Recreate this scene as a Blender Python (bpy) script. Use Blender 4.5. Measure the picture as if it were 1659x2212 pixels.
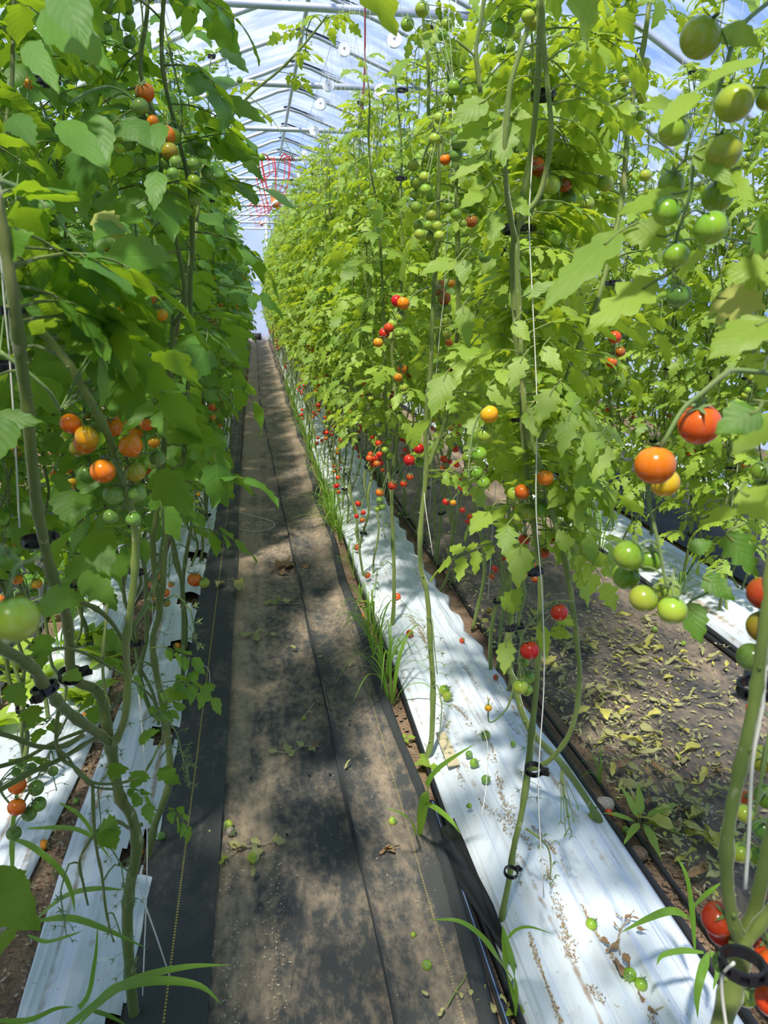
import bpy, math, random
from math import sin, cos, pi, radians, sqrt, atan2
from mathutils import Vector, Matrix

for o in list(bpy.data.objects):
    bpy.data.objects.remove(o)
scene = bpy.context.scene
C = scene.collection
V = Vector

# ------------------------------------------------------------------ camera, sky, sun, exposure
W, H, F = 1659.0, 2212.0, 1661.0
CAM = V((0, 0, 1.6))
YAW, PITCH = radians(9.2), radians(15.7)
FW = V((sin(YAW) * cos(PITCH), cos(YAW) * cos(PITCH), -sin(PITCH)))
RT = V((cos(YAW), -sin(YAW), 0))
UP = RT.cross(FW)
cd = bpy.data.cameras.new('camera')
cam = bpy.data.objects.new('camera', cd)
C.objects.link(cam)
cd.sensor_fit = 'VERTICAL'
cd.sensor_height = 36
cd.lens = F / H * 36
cd.clip_start = 0.02
cd.clip_end = 300
cd.dof.use_dof = True
cd.dof.focus_distance = 2.6
cd.dof.aperture_fstop = 8.5
cam.matrix_world = Matrix(((RT.x, UP.x, -FW.x, CAM.x), (RT.y, UP.y, -FW.y, CAM.y), (RT.z, UP.z, -FW.z, CAM.z), (0, 0, 0, 1)))
scene.camera = cam

world = bpy.data.worlds.new('sky')
scene.world = world
world.use_nodes = True
wn, wl = world.node_tree.nodes, world.node_tree.links
wn.clear()
w_out = wn.new('ShaderNodeOutputWorld')
w_bg = wn.new('ShaderNodeBackground')
w_tc = wn.new('ShaderNodeTexCoord')
w_map = wn.new('ShaderNodeMapping')
w_map.inputs['Scale'].default_value = (1.0, 1.0, 2.2)
w_noise = wn.new('ShaderNodeTexNoise')
w_noise.inputs['Scale'].default_value = 2.3
w_noise.inputs['Detail'].default_value = 7
w_noise.inputs['Roughness'].default_value = 0.58
w_ramp = wn.new('ShaderNodeValToRGB')
w_ramp.color_ramp.elements[0].position = 0.49
w_ramp.color_ramp.elements[1].position = 0.72
w_sep = wn.new('ShaderNodeSeparateXYZ')
w_grad = wn.new('ShaderNodeValToRGB')
w_grad.color_ramp.elements[0].position = 0.0
w_grad.color_ramp.elements[0].color = (0.28, 0.45, 0.86, 1)
w_grad.color_ramp.elements[1].position = 0.7
w_grad.color_ramp.elements[1].color = (0.20, 0.38, 0.80, 1)
w_mix = wn.new('ShaderNodeMixRGB')
w_mix.inputs['Color2'].default_value = (0.95, 0.98, 1.02, 1)
wl.new(w_tc.outputs['Generated'], w_map.inputs['Vector'])
wl.new(w_map.outputs['Vector'], w_noise.inputs['Vector'])
wl.new(w_noise.outputs['Fac'], w_ramp.inputs['Fac'])
wl.new(w_tc.outputs['Generated'], w_sep.inputs['Vector'])
wl.new(w_sep.outputs['Z'], w_grad.inputs['Fac'])
wl.new(w_ramp.outputs['Color'], w_mix.inputs['Fac'])
wl.new(w_grad.outputs['Color'], w_mix.inputs['Color1'])
wl.new(w_mix.outputs['Color'], w_bg.inputs['Color'])
wl.new(w_bg.outputs['Background'], w_out.inputs['Surface'])
w_bg.inputs['Strength'].default_value = 0.80

SUN_DIR = V((-0.48, -0.88, 1.88)).normalized()
sd = bpy.data.lights.new('sun', 'SUN')
sd.energy = 5.2
sd.color = (1.0, 0.94, 0.83)
sd.angle = radians(3.5)
sun = bpy.data.objects.new('sun', sd)
C.objects.link(sun)
sun.location = SUN_DIR * 40
sun.rotation_euler = SUN_DIR.to_track_quat('Z', 'Y').to_euler()

vs = scene.view_settings
vs.view_transform = 'Standard'
vs.look = 'None'
vs.gamma = 1
vs.exposure = 0.62
vs.use_curve_mapping = False
cy = scene.cycles
cy.max_bounces = 7
cy.diffuse_bounces = 4
cy.transmission_bounces = 5
cy.glossy_bounces = 2
cy.transparent_max_bounces = 8
cy.caustics_reflective = False
cy.caustics_refractive = False
cy.use_denoising = True
cy.use_adaptive_sampling = True
cy.adaptive_threshold = 0.02
cy.sample_clamp_indirect = 6

# ------------------------------------------------------------------ image to world helpers
def ray(px, py):
    return FW + RT * ((px - W / 2) / F) - UP * ((py - H / 2) / F)
def at(px, py, d):                     # point seen at a pixel, d metres in front of the lens
    return CAM + ray(px, py) * d
def aty(px, py, Y):                    # point seen at a pixel, on the vertical plane y = Y
    r = ray(px, py)
    return CAM + r * (Y / r.y)
def gnd(px, py, z=0.0):                # point seen at a pixel, on the ground
    r = ray(px, py)
    return CAM + r * ((z - CAM.z) / r.z)

# ------------------------------------------------------------------ materials
MATS = {}
def mat(name):
    m = bpy.data.materials.new(name)
    m.use_nodes = True
    m.node_tree.nodes.clear()
    MATS[name] = m
    return m, m.node_tree.nodes, m.node_tree.links
def mixc(n, l, fac, a, b, mode='MIX'):
    x = n.new('ShaderNodeMixRGB')
    x.blend_type = mode
    for s, v in (('Fac', fac), ('Color1', a), ('Color2', b)):
        if hasattr(v, 'is_output'):
            l.new(v, x.inputs[s])
        elif isinstance(v, (int, float)):
            x.inputs[s].default_value = v
        else:
            x.inputs[s].default_value = (*v, 1)
    return x.outputs['Color']
def math_(n, l, op, a, b=0.0):
    x = n.new('ShaderNodeMath')
    x.operation = op
    for i, v in enumerate((a, b)):
        if hasattr(v, 'is_output'):
            l.new(v, x.inputs[i])
        else:
            x.inputs[i].default_value = v
    return x.outputs[0]
def noise(n, l, vec, scale, detail=3, stretch=None, rough=0.5):
    t = n.new('ShaderNodeTexNoise')
    t.inputs['Scale'].default_value = scale
    t.inputs['Detail'].default_value = detail
    t.inputs['Roughness'].default_value = rough
    if stretch:
        mp = n.new('ShaderNodeMapping')
        mp.inputs['Scale'].default_value = stretch
        l.new(vec, mp.inputs['Vector'])
        vec = mp.outputs['Vector']
    l.new(vec, t.inputs['Vector'])
    return t.outputs['Fac']
def ramp(n, l, fac, stops):
    r = n.new('ShaderNodeValToRGB')
    e = r.color_ramp.elements
    while len(e) < len(stops):
        e.new(0.5)
    for i, (p, c) in enumerate(stops):
        e[i].position = p
        e[i].color = (*c, 1) if not isinstance(c, (int, float)) else (c, c, c, 1)
    l.new(fac, r.inputs['Fac'])
    return r.outputs['Color']
def bump(n, l, h, strength=0.3, dist=0.01):
    b = n.new('ShaderNodeBump')
    b.inputs['Strength'].default_value = strength
    b.inputs['Distance'].default_value = dist
    l.new(h, b.inputs['Height'])
    return b.outputs['Normal']
def pbsdf(n, l, color, rough=0.5, spec=0.5, normal=None, metal=0.0, coat=0.0):
    p = n.new('ShaderNodeBsdfPrincipled')
    for s, v in (('Base Color', color), ('Roughness', rough)):
        if hasattr(v, 'is_output'):
            l.new(v, p.inputs[s])
        elif isinstance(v, (int, float)):
            p.inputs[s].default_value = v
        else:
            p.inputs[s].default_value = (*v, 1)
    p.inputs['Specular IOR Level'].default_value = spec
    p.inputs['Metallic'].default_value = metal
    p.inputs['Coat Weight'].default_value = coat
    if normal is not None:
        l.new(normal, p.inputs['Normal'])
    return p.outputs['BSDF']
def out(n, l, s):
    o = n.new('ShaderNodeOutputMaterial')
    l.new(s, o.inputs['Surface'])

def leaf_mat(name, dark, light, trans, fac=0.42, vein=(0.30, 0.42, 0.13), rough=0.5, spots=0.0):
    m, n, l = mat(name)
    oi = n.new('ShaderNodeObjectInfo')
    gi = n.new('ShaderNodeNewGeometry')
    rnd = math_(n, l, 'ADD', math_(n, l, 'MULTIPLY', oi.outputs['Random'], 0.6), math_(n, l, 'MULTIPLY', gi.outputs['Random Per Island'], 0.4))
    tc = n.new('ShaderNodeTexCoord')
    uv = n.new('ShaderNodeUVMap')
    sp = n.new('ShaderNodeSeparateXYZ')
    l.new(uv.outputs['UV'], sp.inputs['Vector'])
    u = math_(n, l, 'ABSOLUTE', math_(n, l, 'SUBTRACT', sp.outputs['X'], 0.5))
    side = math_(n, l, 'FRACT', math_(n, l, 'MULTIPLY', math_(n, l, 'SUBTRACT', sp.outputs['Y'], math_(n, l, 'MULTIPLY', u, 0.55)), 7.0))
    sv = math_(n, l, 'LESS_THAN', math_(n, l, 'ABSOLUTE', math_(n, l, 'SUBTRACT', side, 0.5)), 0.07)
    mid = math_(n, l, 'LESS_THAN', u, 0.02)
    vm = math_(n, l, 'MINIMUM', math_(n, l, 'ADD', math_(n, l, 'MULTIPLY', sv, 0.55), mid), 1.0)
    ns = noise(n, l, tc.outputs['Object'], 22, 2)
    base = mixc(n, l, rnd, dark, light)
    base = mixc(n, l, math_(n, l, 'MULTIPLY', ns, 0.3), base, light)
    if spots:
        sn = noise(n, l, tc.outputs['Object'], 45, 3)
        base = mixc(n, l, ramp(n, l, sn, [(0.55, 0.0), (0.65, spots)]), base, (0.42, 0.36, 0.12))
    col = mixc(n, l, math_(n, l, 'MULTIPLY', vm, 0.32), base, vein)
    hgt = math_(n, l, 'SUBTRACT', math_(n, l, 'MULTIPLY', math_(n, l, 'ABSOLUTE', math_(n, l, 'SUBTRACT', side, 0.5)), 0.7), mid)
    nm = bump(n, l, hgt, 0.22, 0.003)
    s1 = pbsdf(n, l, col, rough, 0.45, nm)
    tr = n.new('ShaderNodeBsdfTranslucent')
    l.new(mixc(n, l, rnd, trans, tuple(min(1, c * 1.25) for c in trans)), tr.inputs['Color'])
    l.new(nm, tr.inputs['Normal'])
    mx = n.new('ShaderNodeMixShader')
    mx.inputs['Fac'].default_value = fac
    l.new(s1, mx.inputs[1])
    l.new(tr.outputs['BSDF'], mx.inputs[2])
    out(n, l, mx.outputs['Shader'])
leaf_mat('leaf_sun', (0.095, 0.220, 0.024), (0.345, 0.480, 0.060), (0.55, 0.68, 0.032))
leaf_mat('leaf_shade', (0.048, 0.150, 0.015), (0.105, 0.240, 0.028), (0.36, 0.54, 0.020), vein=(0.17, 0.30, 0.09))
leaf_mat('leaf_pale', (0.30, 0.36, 0.08), (0.45, 0.45, 0.12), (0.6, 0.6, 0.1), vein=(0.2, 0.3, 0.05), spots=0.6)
leaf_mat('grass_blade', (0.095, 0.24, 0.022), (0.19, 0.36, 0.04), (0.35, 0.55, 0.03))
leaf_mat('wilted_leaf', (0.24, 0.25, 0.09), (0.44, 0.43, 0.18), (0.4, 0.4, 0.1), fac=0.2, vein=(0.5, 0.5, 0.28), spots=0.5, rough=0.8)
leaf_mat('yellow_leaf', (0.38, 0.36, 0.09), (0.60, 0.55, 0.11), (0.5, 0.45, 0.05), fac=0.2, vein=(0.5, 0.5, 0.1), spots=0.3)
leaf_mat('brown_leaf', (0.18, 0.10, 0.05), (0.33, 0.20, 0.10), (0.2, 0.1, 0.03), fac=0.12, vein=(0.2, 0.12, 0.06), spots=0.3, rough=0.9)

def stem_mat(name, c1, c2, scale=30):
    m, n, l = mat(name)
    tc = n.new('ShaderNodeTexCoord')
    f = noise(n, l, tc.outputs['Object'], scale, 4, (1, 1, 0.3))
    g = noise(n, l, tc.outputs['Object'], 6, 2)
    col = mixc(n, l, f, c1, c2)
    col = mixc(n, l, ramp(n, l, g, [(0.55, 0.0), (0.75, 0.5)]), col, (0.26, 0.20, 0.10))
    fl = noise(n, l, tc.outputs['Object'], 55, 2, (1, 1, .5))
    col = mixc(n, l, ramp(n, l, fl, [(0.66, 0.0), (0.72, 0.55)]), col, (0.45, 0.42, 0.24))
    ps = pbsdf(n, l, col, 0.55, 0.3, bump(n, l, f, 0.6, 0.006))
    ps.node.inputs['Sheen Weight'].default_value = 0.35
    ps.node.inputs['Sheen Roughness'].default_value = 0.35
    out(n, l, ps)
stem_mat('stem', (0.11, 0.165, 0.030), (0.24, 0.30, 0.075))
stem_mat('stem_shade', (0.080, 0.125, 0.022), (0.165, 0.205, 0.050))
stem_mat('truss_stalk', (0.10, 0.17, 0.045), (0.20, 0.28, 0.09))
stem_mat('dry_stalk', (0.30, 0.24, 0.14), (0.42, 0.36, 0.24))

def tomato_mat(name, body, shoulder, bottom, k=0.5):
    m, n, l = mat(name)
    tc = n.new('ShaderNodeTexCoord')
    oi = n.new('ShaderNodeObjectInfo')
    sp = n.new('ShaderNodeSeparateXYZ')
    l.new(tc.outputs['Generated'], sp.inputs['Vector'])
    st = noise(n, l, tc.outputs['Generated'], 7, 2, (1.6, 1.6, 0.35))
    z = math_(n, l, 'ADD', sp.outputs['Z'], math_(n, l, 'MULTIPLY', math_(n, l, 'SUBTRACT', st, 0.5), 0.5))
    col = ramp(n, l, z, [(0.15, bottom), (0.5, body), (0.95, shoulder)])
    hs = n.new('ShaderNodeHueSaturation')
    l.new(col, hs.inputs['Color'])
    l.new(math_(n, l, 'ADD', 0.88, math_(n, l, 'MULTIPLY', oi.outputs['Random'], 0.24)), hs.inputs['Value'])
    l.new(math_(n, l, 'ADD', 0.49, math_(n, l, 'MULTIPLY', oi.outputs['Random'], 0.022)), hs.inputs['Hue'])
    s = pbsdf(n, l, hs.outputs['Color'], 0.2, 0.5)
    tr = n.new('ShaderNodeBsdfTranslucent')
    l.new(hs.outputs['Color'], tr.inputs['Color'])
    mx = n.new('ShaderNodeMixShader')
    mx.inputs['Fac'].default_value = 0.12
    l.new(s, mx.inputs[1])
    l.new(tr.outputs['BSDF'], mx.inputs[2])
    out(n, l, mx.outputs['Shader'])
tomato_mat('tomato_red', (0.66, 0.040, 0.012), (0.60, 0.075, 0.015), (0.70, 0.035, 0.012))
tomato_mat('tomato_orange', (0.82, 0.20, 0.010), (0.78, 0.26, 0.015), (0.84, 0.16, 0.01))
tomato_mat('tomato_amber', (0.80, 0.36, 0.015), (0.55, 0.42, 0.03), (0.84, 0.30, 0.012))
tomato_mat('tomato_brick', (0.48, 0.10, 0.015), (0.33, 0.15, 0.02), (0.55, 0.08, 0.015))
tomato_mat('tomato_olive', (0.34, 0.30, 0.025), (0.22, 0.27, 0.03), (0.44, 0.28, 0.02))
tomato_mat('tomato_lime', (0.40, 0.47, 0.045), (0.28, 0.42, 0.05), (0.48, 0.50, 0.07))
tomato_mat('tomato_green', (0.27, 0.42, 0.035), (0.17, 0.32, 0.025), (0.38, 0.49, 0.06))
tomato_mat('tomato_jade', (0.19, 0.32, 0.055), (0.12, 0.24, 0.035), (0.27, 0.40, 0.085))
tomato_mat('tomato_rotten', (0.36, 0.33, 0.27), (0.22, 0.2, 0.12), (0.42, 0.4, 0.36))

def plain(name, c, rough=0.5, spec=0.5, metal=0.0, var=0.15, scale=20, bmp=0.0):
    m, n, l = mat(name)
    tc = n.new('ShaderNodeTexCoord')
    f = noise(n, l, tc.outputs['Object'], scale, 3)
    col = mixc(n, l, f, tuple(x * (1 - var) for x in c), tuple(min(1, x * (1 + var)) for x in c))
    out(n, l, pbsdf(n, l, col, rough, spec, bump(n, l, f, bmp, 0.01) if bmp else None, metal))
plain('black_plastic', (0.012, 0.012, 0.015), 0.32)
plain('black_hose', (0.016, 0.016, 0.018), 0.45)
plain('drip_stripe', (0.14, 0.22, 0.42), 0.4)
plain('twine', (0.72, 0.70, 0.62), 0.9, 0.1)
plain('white_reel', (0.86, 0.86, 0.84), 0.5)
plain('galvanised', (0.56, 0.58, 0.60), 0.42, 0.5, 0.55)
plain('painted_shade', (0.035, 0.04, 0.06), 0.6)  # dark tone standing in for shade at the hoop apexes
plain('red_cord', (0.58, 0.03, 0.025), 0.6)
plain('maroon_cord', (0.22, 0.025, 0.025), 0.6)
plain('orange_plastic', (0.85, 0.22, 0.05), 0.4)
plain('white_frame', (0.78, 0.79, 0.80), 0.5)
plain('dark_vent', (0.02, 0.02, 0.022), 0.7)
plain('petal', (0.85, 0.66, 0.04), 0.6)
plain('cardboard', (0.50, 0.43, 0.27), 0.85, 0.2)
plain('pebble', (0.40, 0.34, 0.27), 0.9, 0.2, 0, 0.3, 60, 0.4)
plain('grain', (0.62, 0.56, 0.38), 0.8, 0.2)
plain('dark_pellet', (0.015, 0.014, 0.012), 0.7)
plain('pale_stain', (0.62, 0.60, 0.56), 0.9, 0.1)

# soil
m, n, l = mat('soil')
tc = n.new('ShaderNodeTexCoord')
f1 = noise(n, l, tc.outputs['Object'], 9, 6)
f2 = noise(n, l, tc.outputs['Object'], 70, 4)
col = mixc(n, l, f1, (0.13, 0.080, 0.050), (0.36, 0.25, 0.165))
col = mixc(n, l, math_(n, l, 'MULTIPLY', f2, 0.5), col, (0.30, 0.22, 0.15))
out(n, l, pbsdf(n, l, col, 0.95, 0.15, bump(n, l, math_(n, l, 'ADD', f1, f2), 0.9, 0.03)))

# woven black landscape fabric with trodden-in dust
def fabric_mat(name, dust_lo, dust_hi, stripe=None, dustc=(0.255, 0.185, 0.120), darkc=(0.026, 0.029, 0.030), bands=()):
    m, n, l = mat(name)
    tc = n.new('ShaderNodeTexCoord')
    P = tc.outputs['Object']
    sp = n.new('ShaderNodeSeparateXYZ')
    l.new(P, sp.inputs['Vector'])
    wx = math_(n, l, 'ABSOLUTE', math_(n, l, 'SINE', math_(n, l, 'MULTIPLY', sp.outputs['X'], 2 * pi * 110)))
    wy = math_(n, l, 'ABSOLUTE', math_(n, l, 'SINE', math_(n, l, 'MULTIPLY', sp.outputs['Y'], 2 * pi * 130)))
    weave = math_(n, l, 'MULTIPLY', wx, math_(n, l, 'ADD', 0.6, math_(n, l, 'MULTIPLY', wy, 0.4)))
    d1 = noise(n, l, P, 3.2, 7, (2.4, 1.0, 1), 0.62)
    d2 = noise(n, l, P, 34, 7, (1.3, 0.7, 1), 0.75)
    d3 = noise(n, l, P, 1.5, 3, (6, 0.5, 1))
    d = math_(n, l, 'ADD', math_(n, l, 'MULTIPLY', d1, 0.50), math_(n, l, 'ADD', math_(n, l, 'MULTIPLY', d2, 0.38), math_(n, l, 'MULTIPLY', d3, 0.15)))
    far = math_(n, l, 'MULTIPLY', math_(n, l, 'MINIMUM', sp.outputs['Y'], 9.0), 0.019)
    d = math_(n, l, 'ADD', d, far)
    for (bx, bw, bk) in bands:
        e = math_(n, l, 'MULTIPLY', math_(n, l, 'SUBTRACT', sp.outputs['X'], bx), 1.0 / bw)
        g = math_(n, l, 'DIVIDE', bk, math_(n, l, 'ADD', 1.0, math_(n, l, 'MULTIPLY', math_(n, l, 'MULTIPLY', e, e), math_(n, l, 'MULTIPLY', e, e))))
        d = math_(n, l, 'ADD', d, g)
    dm = ramp(n, l, d, [(dust_lo, 0.0), (dust_hi, 0.9)])
    dark = mixc(n, l, weave, tuple(c * 0.55 for c in darkc), tuple(c * 1.5 for c in darkc))
    if stripe:
        a, b, sc = stripe
        near = math_(n, l, 'LESS_THAN', math_(n, l, 'ABSOLUTE', math_(n, l, 'SUBTRACT', sp.outputs['X'], a)), b)
        br = math_(n, l, 'LESS_THAN', math_(n, l, 'FRACT', math_(n, l, 'MULTIPLY', sp.outputs['Y'], 105)), 0.55)
        dark = mixc(n, l, math_(n, l, 'MULTIPLY', near, br), dark, sc)
    col = mixc(n, l, dm, dark, mixc(n, l, d2, tuple(c * 0.75 for c in dustc), tuple(min(1, c * 1.3) for c in dustc)))
    hgt = math_(n, l, 'ADD', math_(n, l, 'MULTIPLY', weave, 0.35), d2)
    out(n, l, pbsdf(n, l, col, 0.75, 0.25, bump(n, l, hgt, 0.4, 0.006)))
fabric_mat('fabric_path', 0.52, 0.70, None, (0.36, 0.275, 0.185), (0.055, 0.058, 0.056), [(-.125, .055, .10), (-.035, .02, .07), (.26, .02, .03)])
fabric_mat('fabric_edge', 0.58, 0.95, (-0.272, 0.0024, (0.46, 0.37, 0.07)), (0.30, 0.25, 0.19), (0.048, 0.052, 0.050))
fabric_mat('fabric_right', 0.53, 0.74, (0.395, 0.0022, (0.26, 0.21, 0.08)), (0.36, 0.275, 0.185), (0.055, 0.058, 0.056), [(.36, .025, .06)])
fabric_mat('fabric_mulch', 0.48, 0.72, (1.40, 0.0022, (0.42, 0.15, 0.08)), (0.33, 0.25, 0.17), (0.05, 0.05, 0.053))
fabric_mat('fabric_clean', 0.64, 0.98, None, (0.30, 0.25, 0.19), (0.036, 0.040, 0.040))

# white plastic mulch
m, n, l = mat('white_mulch')
tc = n.new('ShaderNodeTexCoord')
P = tc.outputs['Object']
w1 = noise(n, l, P, 3.0, 2, (8, 0.3, 1))
w2 = noise(n, l, P, 3.0, 2, (15, 0.35, 1))
w3 = noise(n, l, P, 12, 3, (2, 0.5, 1))
dirtline = ramp(n, l, math_(n, l, 'ADD', math_(n, l, 'MULTIPLY', noise(n, l, P, 2.0, 5, (13, 0.35, 1)), 0.75), math_(n, l, 'MULTIPLY', noise(n, l, P, 28, 4), 0.25)), [(0.575, 0.0), (0.66, 0.85)])
smudge = ramp(n, l, noise(n, l, P, 5, 5, (2.5, 1, 1)), [(0.56, 0.0), (0.75, 0.35)])
speck = ramp(n, l, noise(n, l, P, 70, 2), [(0.70, 0.0), (0.74, 0.6)])
col = mixc(n, l, w1, (0.55, 0.61, 0.66), (0.61, 0.66, 0.70))
col = mixc(n, l, smudge, col, (0.58, 0.50, 0.40))
col = mixc(n, l, speck, col, (0.30, 0.22, 0.15))
col = mixc(n, l, dirtline, col, (0.30, 0.205, 0.125))
hgt = math_(n, l, 'ADD', w1, math_(n, l, 'ADD', math_(n, l, 'MULTIPLY', w2, 0.5), math_(n, l, 'MULTIPLY', w3, 0.12)))
out(n, l, pbsdf(n, l, col, 0.38, 0.5, bump(n, l, hgt, 0.8, 0.025)))

# clear greenhouse film
m, n, l = mat('poly_film')
tc = n.new('ShaderNodeTexCoord')
st = noise(n, l, tc.outputs['Object'], 1.3, 6, (1.0, 3.6, 3.0), 0.6)
tp = n.new('ShaderNodeBsdfTransparent')
tp.inputs['Color'].default_value = (0.90, 0.91, 0.93, 1)
tl = n.new('ShaderNodeBsdfTranslucent')
tl.inputs['Color'].default_value = (0.84, 0.90, 0.98, 1)
gl = n.new('ShaderNodeBsdfGlossy')
gl.inputs['Roughness'].default_value = 0.15
mx = n.new('ShaderNodeMixShader')
l.new(ramp(n, l, st, [(0.42, 0.05), (0.62, 0.26)]), mx.inputs['Fac'])
l.new(tp.outputs['BSDF'], mx.inputs[1])
l.new(tl.outputs['BSDF'], mx.inputs[2])
mx2 = n.new('ShaderNodeMixShader')
mx2.inputs['Fac'].default_value = 0.04
l.new(mx.outputs['Shader'], mx2.inputs[1])
l.new(gl.outputs['BSDF'], mx2.inputs[2])
out(n, l, mx2.outputs['Shader'])
m, n, l = mat('end_film')
tp = n.new('ShaderNodeBsdfTransparent')
tl = n.new('ShaderNodeBsdfTranslucent')
tl.inputs['Color'].default_value = (0.90, 0.93, 0.98, 1)
df = n.new('ShaderNodeBsdfDiffuse')
df.inputs['Color'].default_value = (0.82, 0.86, 0.92, 1)
mx = n.new('ShaderNodeMixShader')
mx.inputs['Fac'].default_value = 0.6
l.new(tp.outputs['BSDF'], mx.inputs[1])
l.new(tl.outputs['BSDF'], mx.inputs[2])
mx2 = n.new('ShaderNodeMixShader')
mx2.inputs['Fac'].default_value = 0.35
l.new(mx.outputs['Shader'], mx2.inputs[1])
l.new(df.outputs['BSDF'], mx2.inputs[2])
out(n, l, mx2.outputs['Shader'])

# ------------------------------------------------------------------ mesh helpers
class MB:
    def __init__(s):
        s.v, s.f, s.m, s.uv = [], [], [], []
    def face(s, idx, mi=0, uv=None):
        s.f.append(idx)
        s.m.append(mi)
        s.uv.append(uv if uv else [(0.5, 0.5)] * len(idx))
    def mesh(s, name, mats, smooth=True):
        me = bpy.data.meshes.new(name)
        me.from_pydata([tuple(p) for p in s.v], [], s.f)
        for k in mats:
            me.materials.append(MATS[k])
        me.polygons.foreach_set('material_index', s.m)
        me.polygons.foreach_set('use_smooth', [smooth] * len(s.f))
        ul = me.uv_layers.new(name='UVMap')
        ul.data.foreach_set('uv', [c for fu in s.uv for p in fu for c in p])
        me.update()
        return me

def link(name, me, parent=None, mtx=None):
    o = bpy.data.objects.new(name, me)
    C.objects.link(o)
    if parent:
        o.parent = parent
    if mtx is not None:
        o.matrix_basis = mtx
    return o
def empty(name, loc):
    o = bpy.data.objects.new(name, None)
    C.objects.link(o)
    o.location = loc
    o.empty_display_size = 0.05
    return o
def tag(o, label=None, cat=None, group=None, kind=None):
    for k, v in (('label', label), ('category', cat), ('group', group), ('kind', kind)):
        if v:
            o[k] = v
    return o
def copy_tree(o, parent=None):
    c = o.copy()
    C.objects.link(c)
    if parent:
        c.parent = parent
    for ch in kids.get(o.name, ()):
        copy_tree(ch, c)
    return c
kids = {}
def register(root):                     # remembers a template's children (fast lookup while copying)
    def walk(o):
        kids[o.name] = list(o.children)
        for ch in kids[o.name]:
            walk(ch)
    walk(root)

def frames(pts):
    T = []
    for i in range(len(pts)):
        a, b = pts[max(0, i - 1)], pts[min(len(pts) - 1, i + 1)]
        d = (b - a)
        T.append(d.normalized() if d.length > 1e-9 else V((0, 0, 1)))
    ref = V((1, 0, 0)) if abs(T[0].x) < 0.8 else V((0, 1, 0))
    N = (ref - T[0] * ref.dot(T[0])).normalized()
    out_ = []
    for t in T:
        N = N - t * N.dot(t)
        N = N.normalized() if N.length > 1e-6 else t.orthogonal().normalized()
        out_.append((t, N, t.cross(N)))
    return out_
def tube(mb, pts, rad, n=6, mi=0, cap=True):
    fr = frames(pts)
    b0 = len(mb.v)
    R = rad if isinstance(rad, (list, tuple)) else [rad] * len(pts)
    for p, (t, a, b), r in zip(pts, fr, R):
        for k in range(n):
            th = 2 * pi * k / n
            mb.v.append(p + a * (r * cos(th)) + b * (r * sin(th)))
    for i in range(len(pts) - 1):
        for k in range(n):
            k2 = (k + 1) % n
            mb.face((b0 + i * n + k, b0 + i * n + k2, b0 + (i + 1) * n + k2, b0 + (i + 1) * n + k), mi)
    if cap:
        mb.face(tuple(b0 + k for k in range(n))[::-1], mi)
        e = b0 + (len(pts) - 1) * n
        mb.face(tuple(e + k for k in range(n)), mi)
def smooth_path(P, n=6):                # Catmull-Rom through the points
    if len(P) < 3:
        return list(P)
    Q = [P[0] * 2 - P[1]] + list(P) + [P[-1] * 2 - P[-2]]
    r = []
    for i in range(1, len(Q) - 2):
        p0, p1, p2, p3 = Q[i - 1], Q[i], Q[i + 1], Q[i + 2]
        for k in range(n):
            t = k / n
            r.append(0.5 * ((2 * p1) + (p2 - p0) * t + (2 * p0 - 5 * p1 + 4 * p2 - p3) * t * t + (3 * p1 - p0 - 3 * p2 + p3) * t ** 3))
    r.append(P[-1].copy())
    return r
def box(mb, lo, hi, mi=0):
    b = len(mb.v)
    for z in (lo[2], hi[2]):
        for x, y in ((lo[0], lo[1]), (hi[0], lo[1]), (hi[0], hi[1]), (lo[0], hi[1])):
            mb.v.append(V((x, y, z)))
    for q in ((3, 2, 1, 0), (4, 5, 6, 7), (0, 1, 5, 4), (1, 2, 6, 5), (2, 3, 7, 6), (3, 0, 4, 7)):
        mb.face(tuple(b + i for i in q), mi)
def ball(mb, c, r, nu=18, nv=11, mi=0, sq=0.94, dent=0.06, ax=None):
    b = len(mb.v)
    Q = V((0, 0, 1)).rotation_difference(ax) if ax else None
    for j in range(nv + 1):
        ph = pi * j / nv
        for i in range(nu):
            th = 2 * pi * i / nu
            z = cos(ph) * sq
            if j < nv * 0.3:
                z -= dent * (1 - j / (nv * 0.3)) ** 2
            rr = sin(ph) * (1 + 0.012 * cos(5 * th) * max(0, cos(ph)))
            p = V((rr * cos(th), rr * sin(th), z)) * r
            mb.v.append(c + (Q @ p if Q else p))
    for j in range(nv):
        for i in range(nu):
            i2 = (i + 1) % nu
            mb.face((b + j * nu + i, b + (j + 1) * nu + i, b + (j + 1) * nu + i2, b + j * nu + i2), mi)

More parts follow.
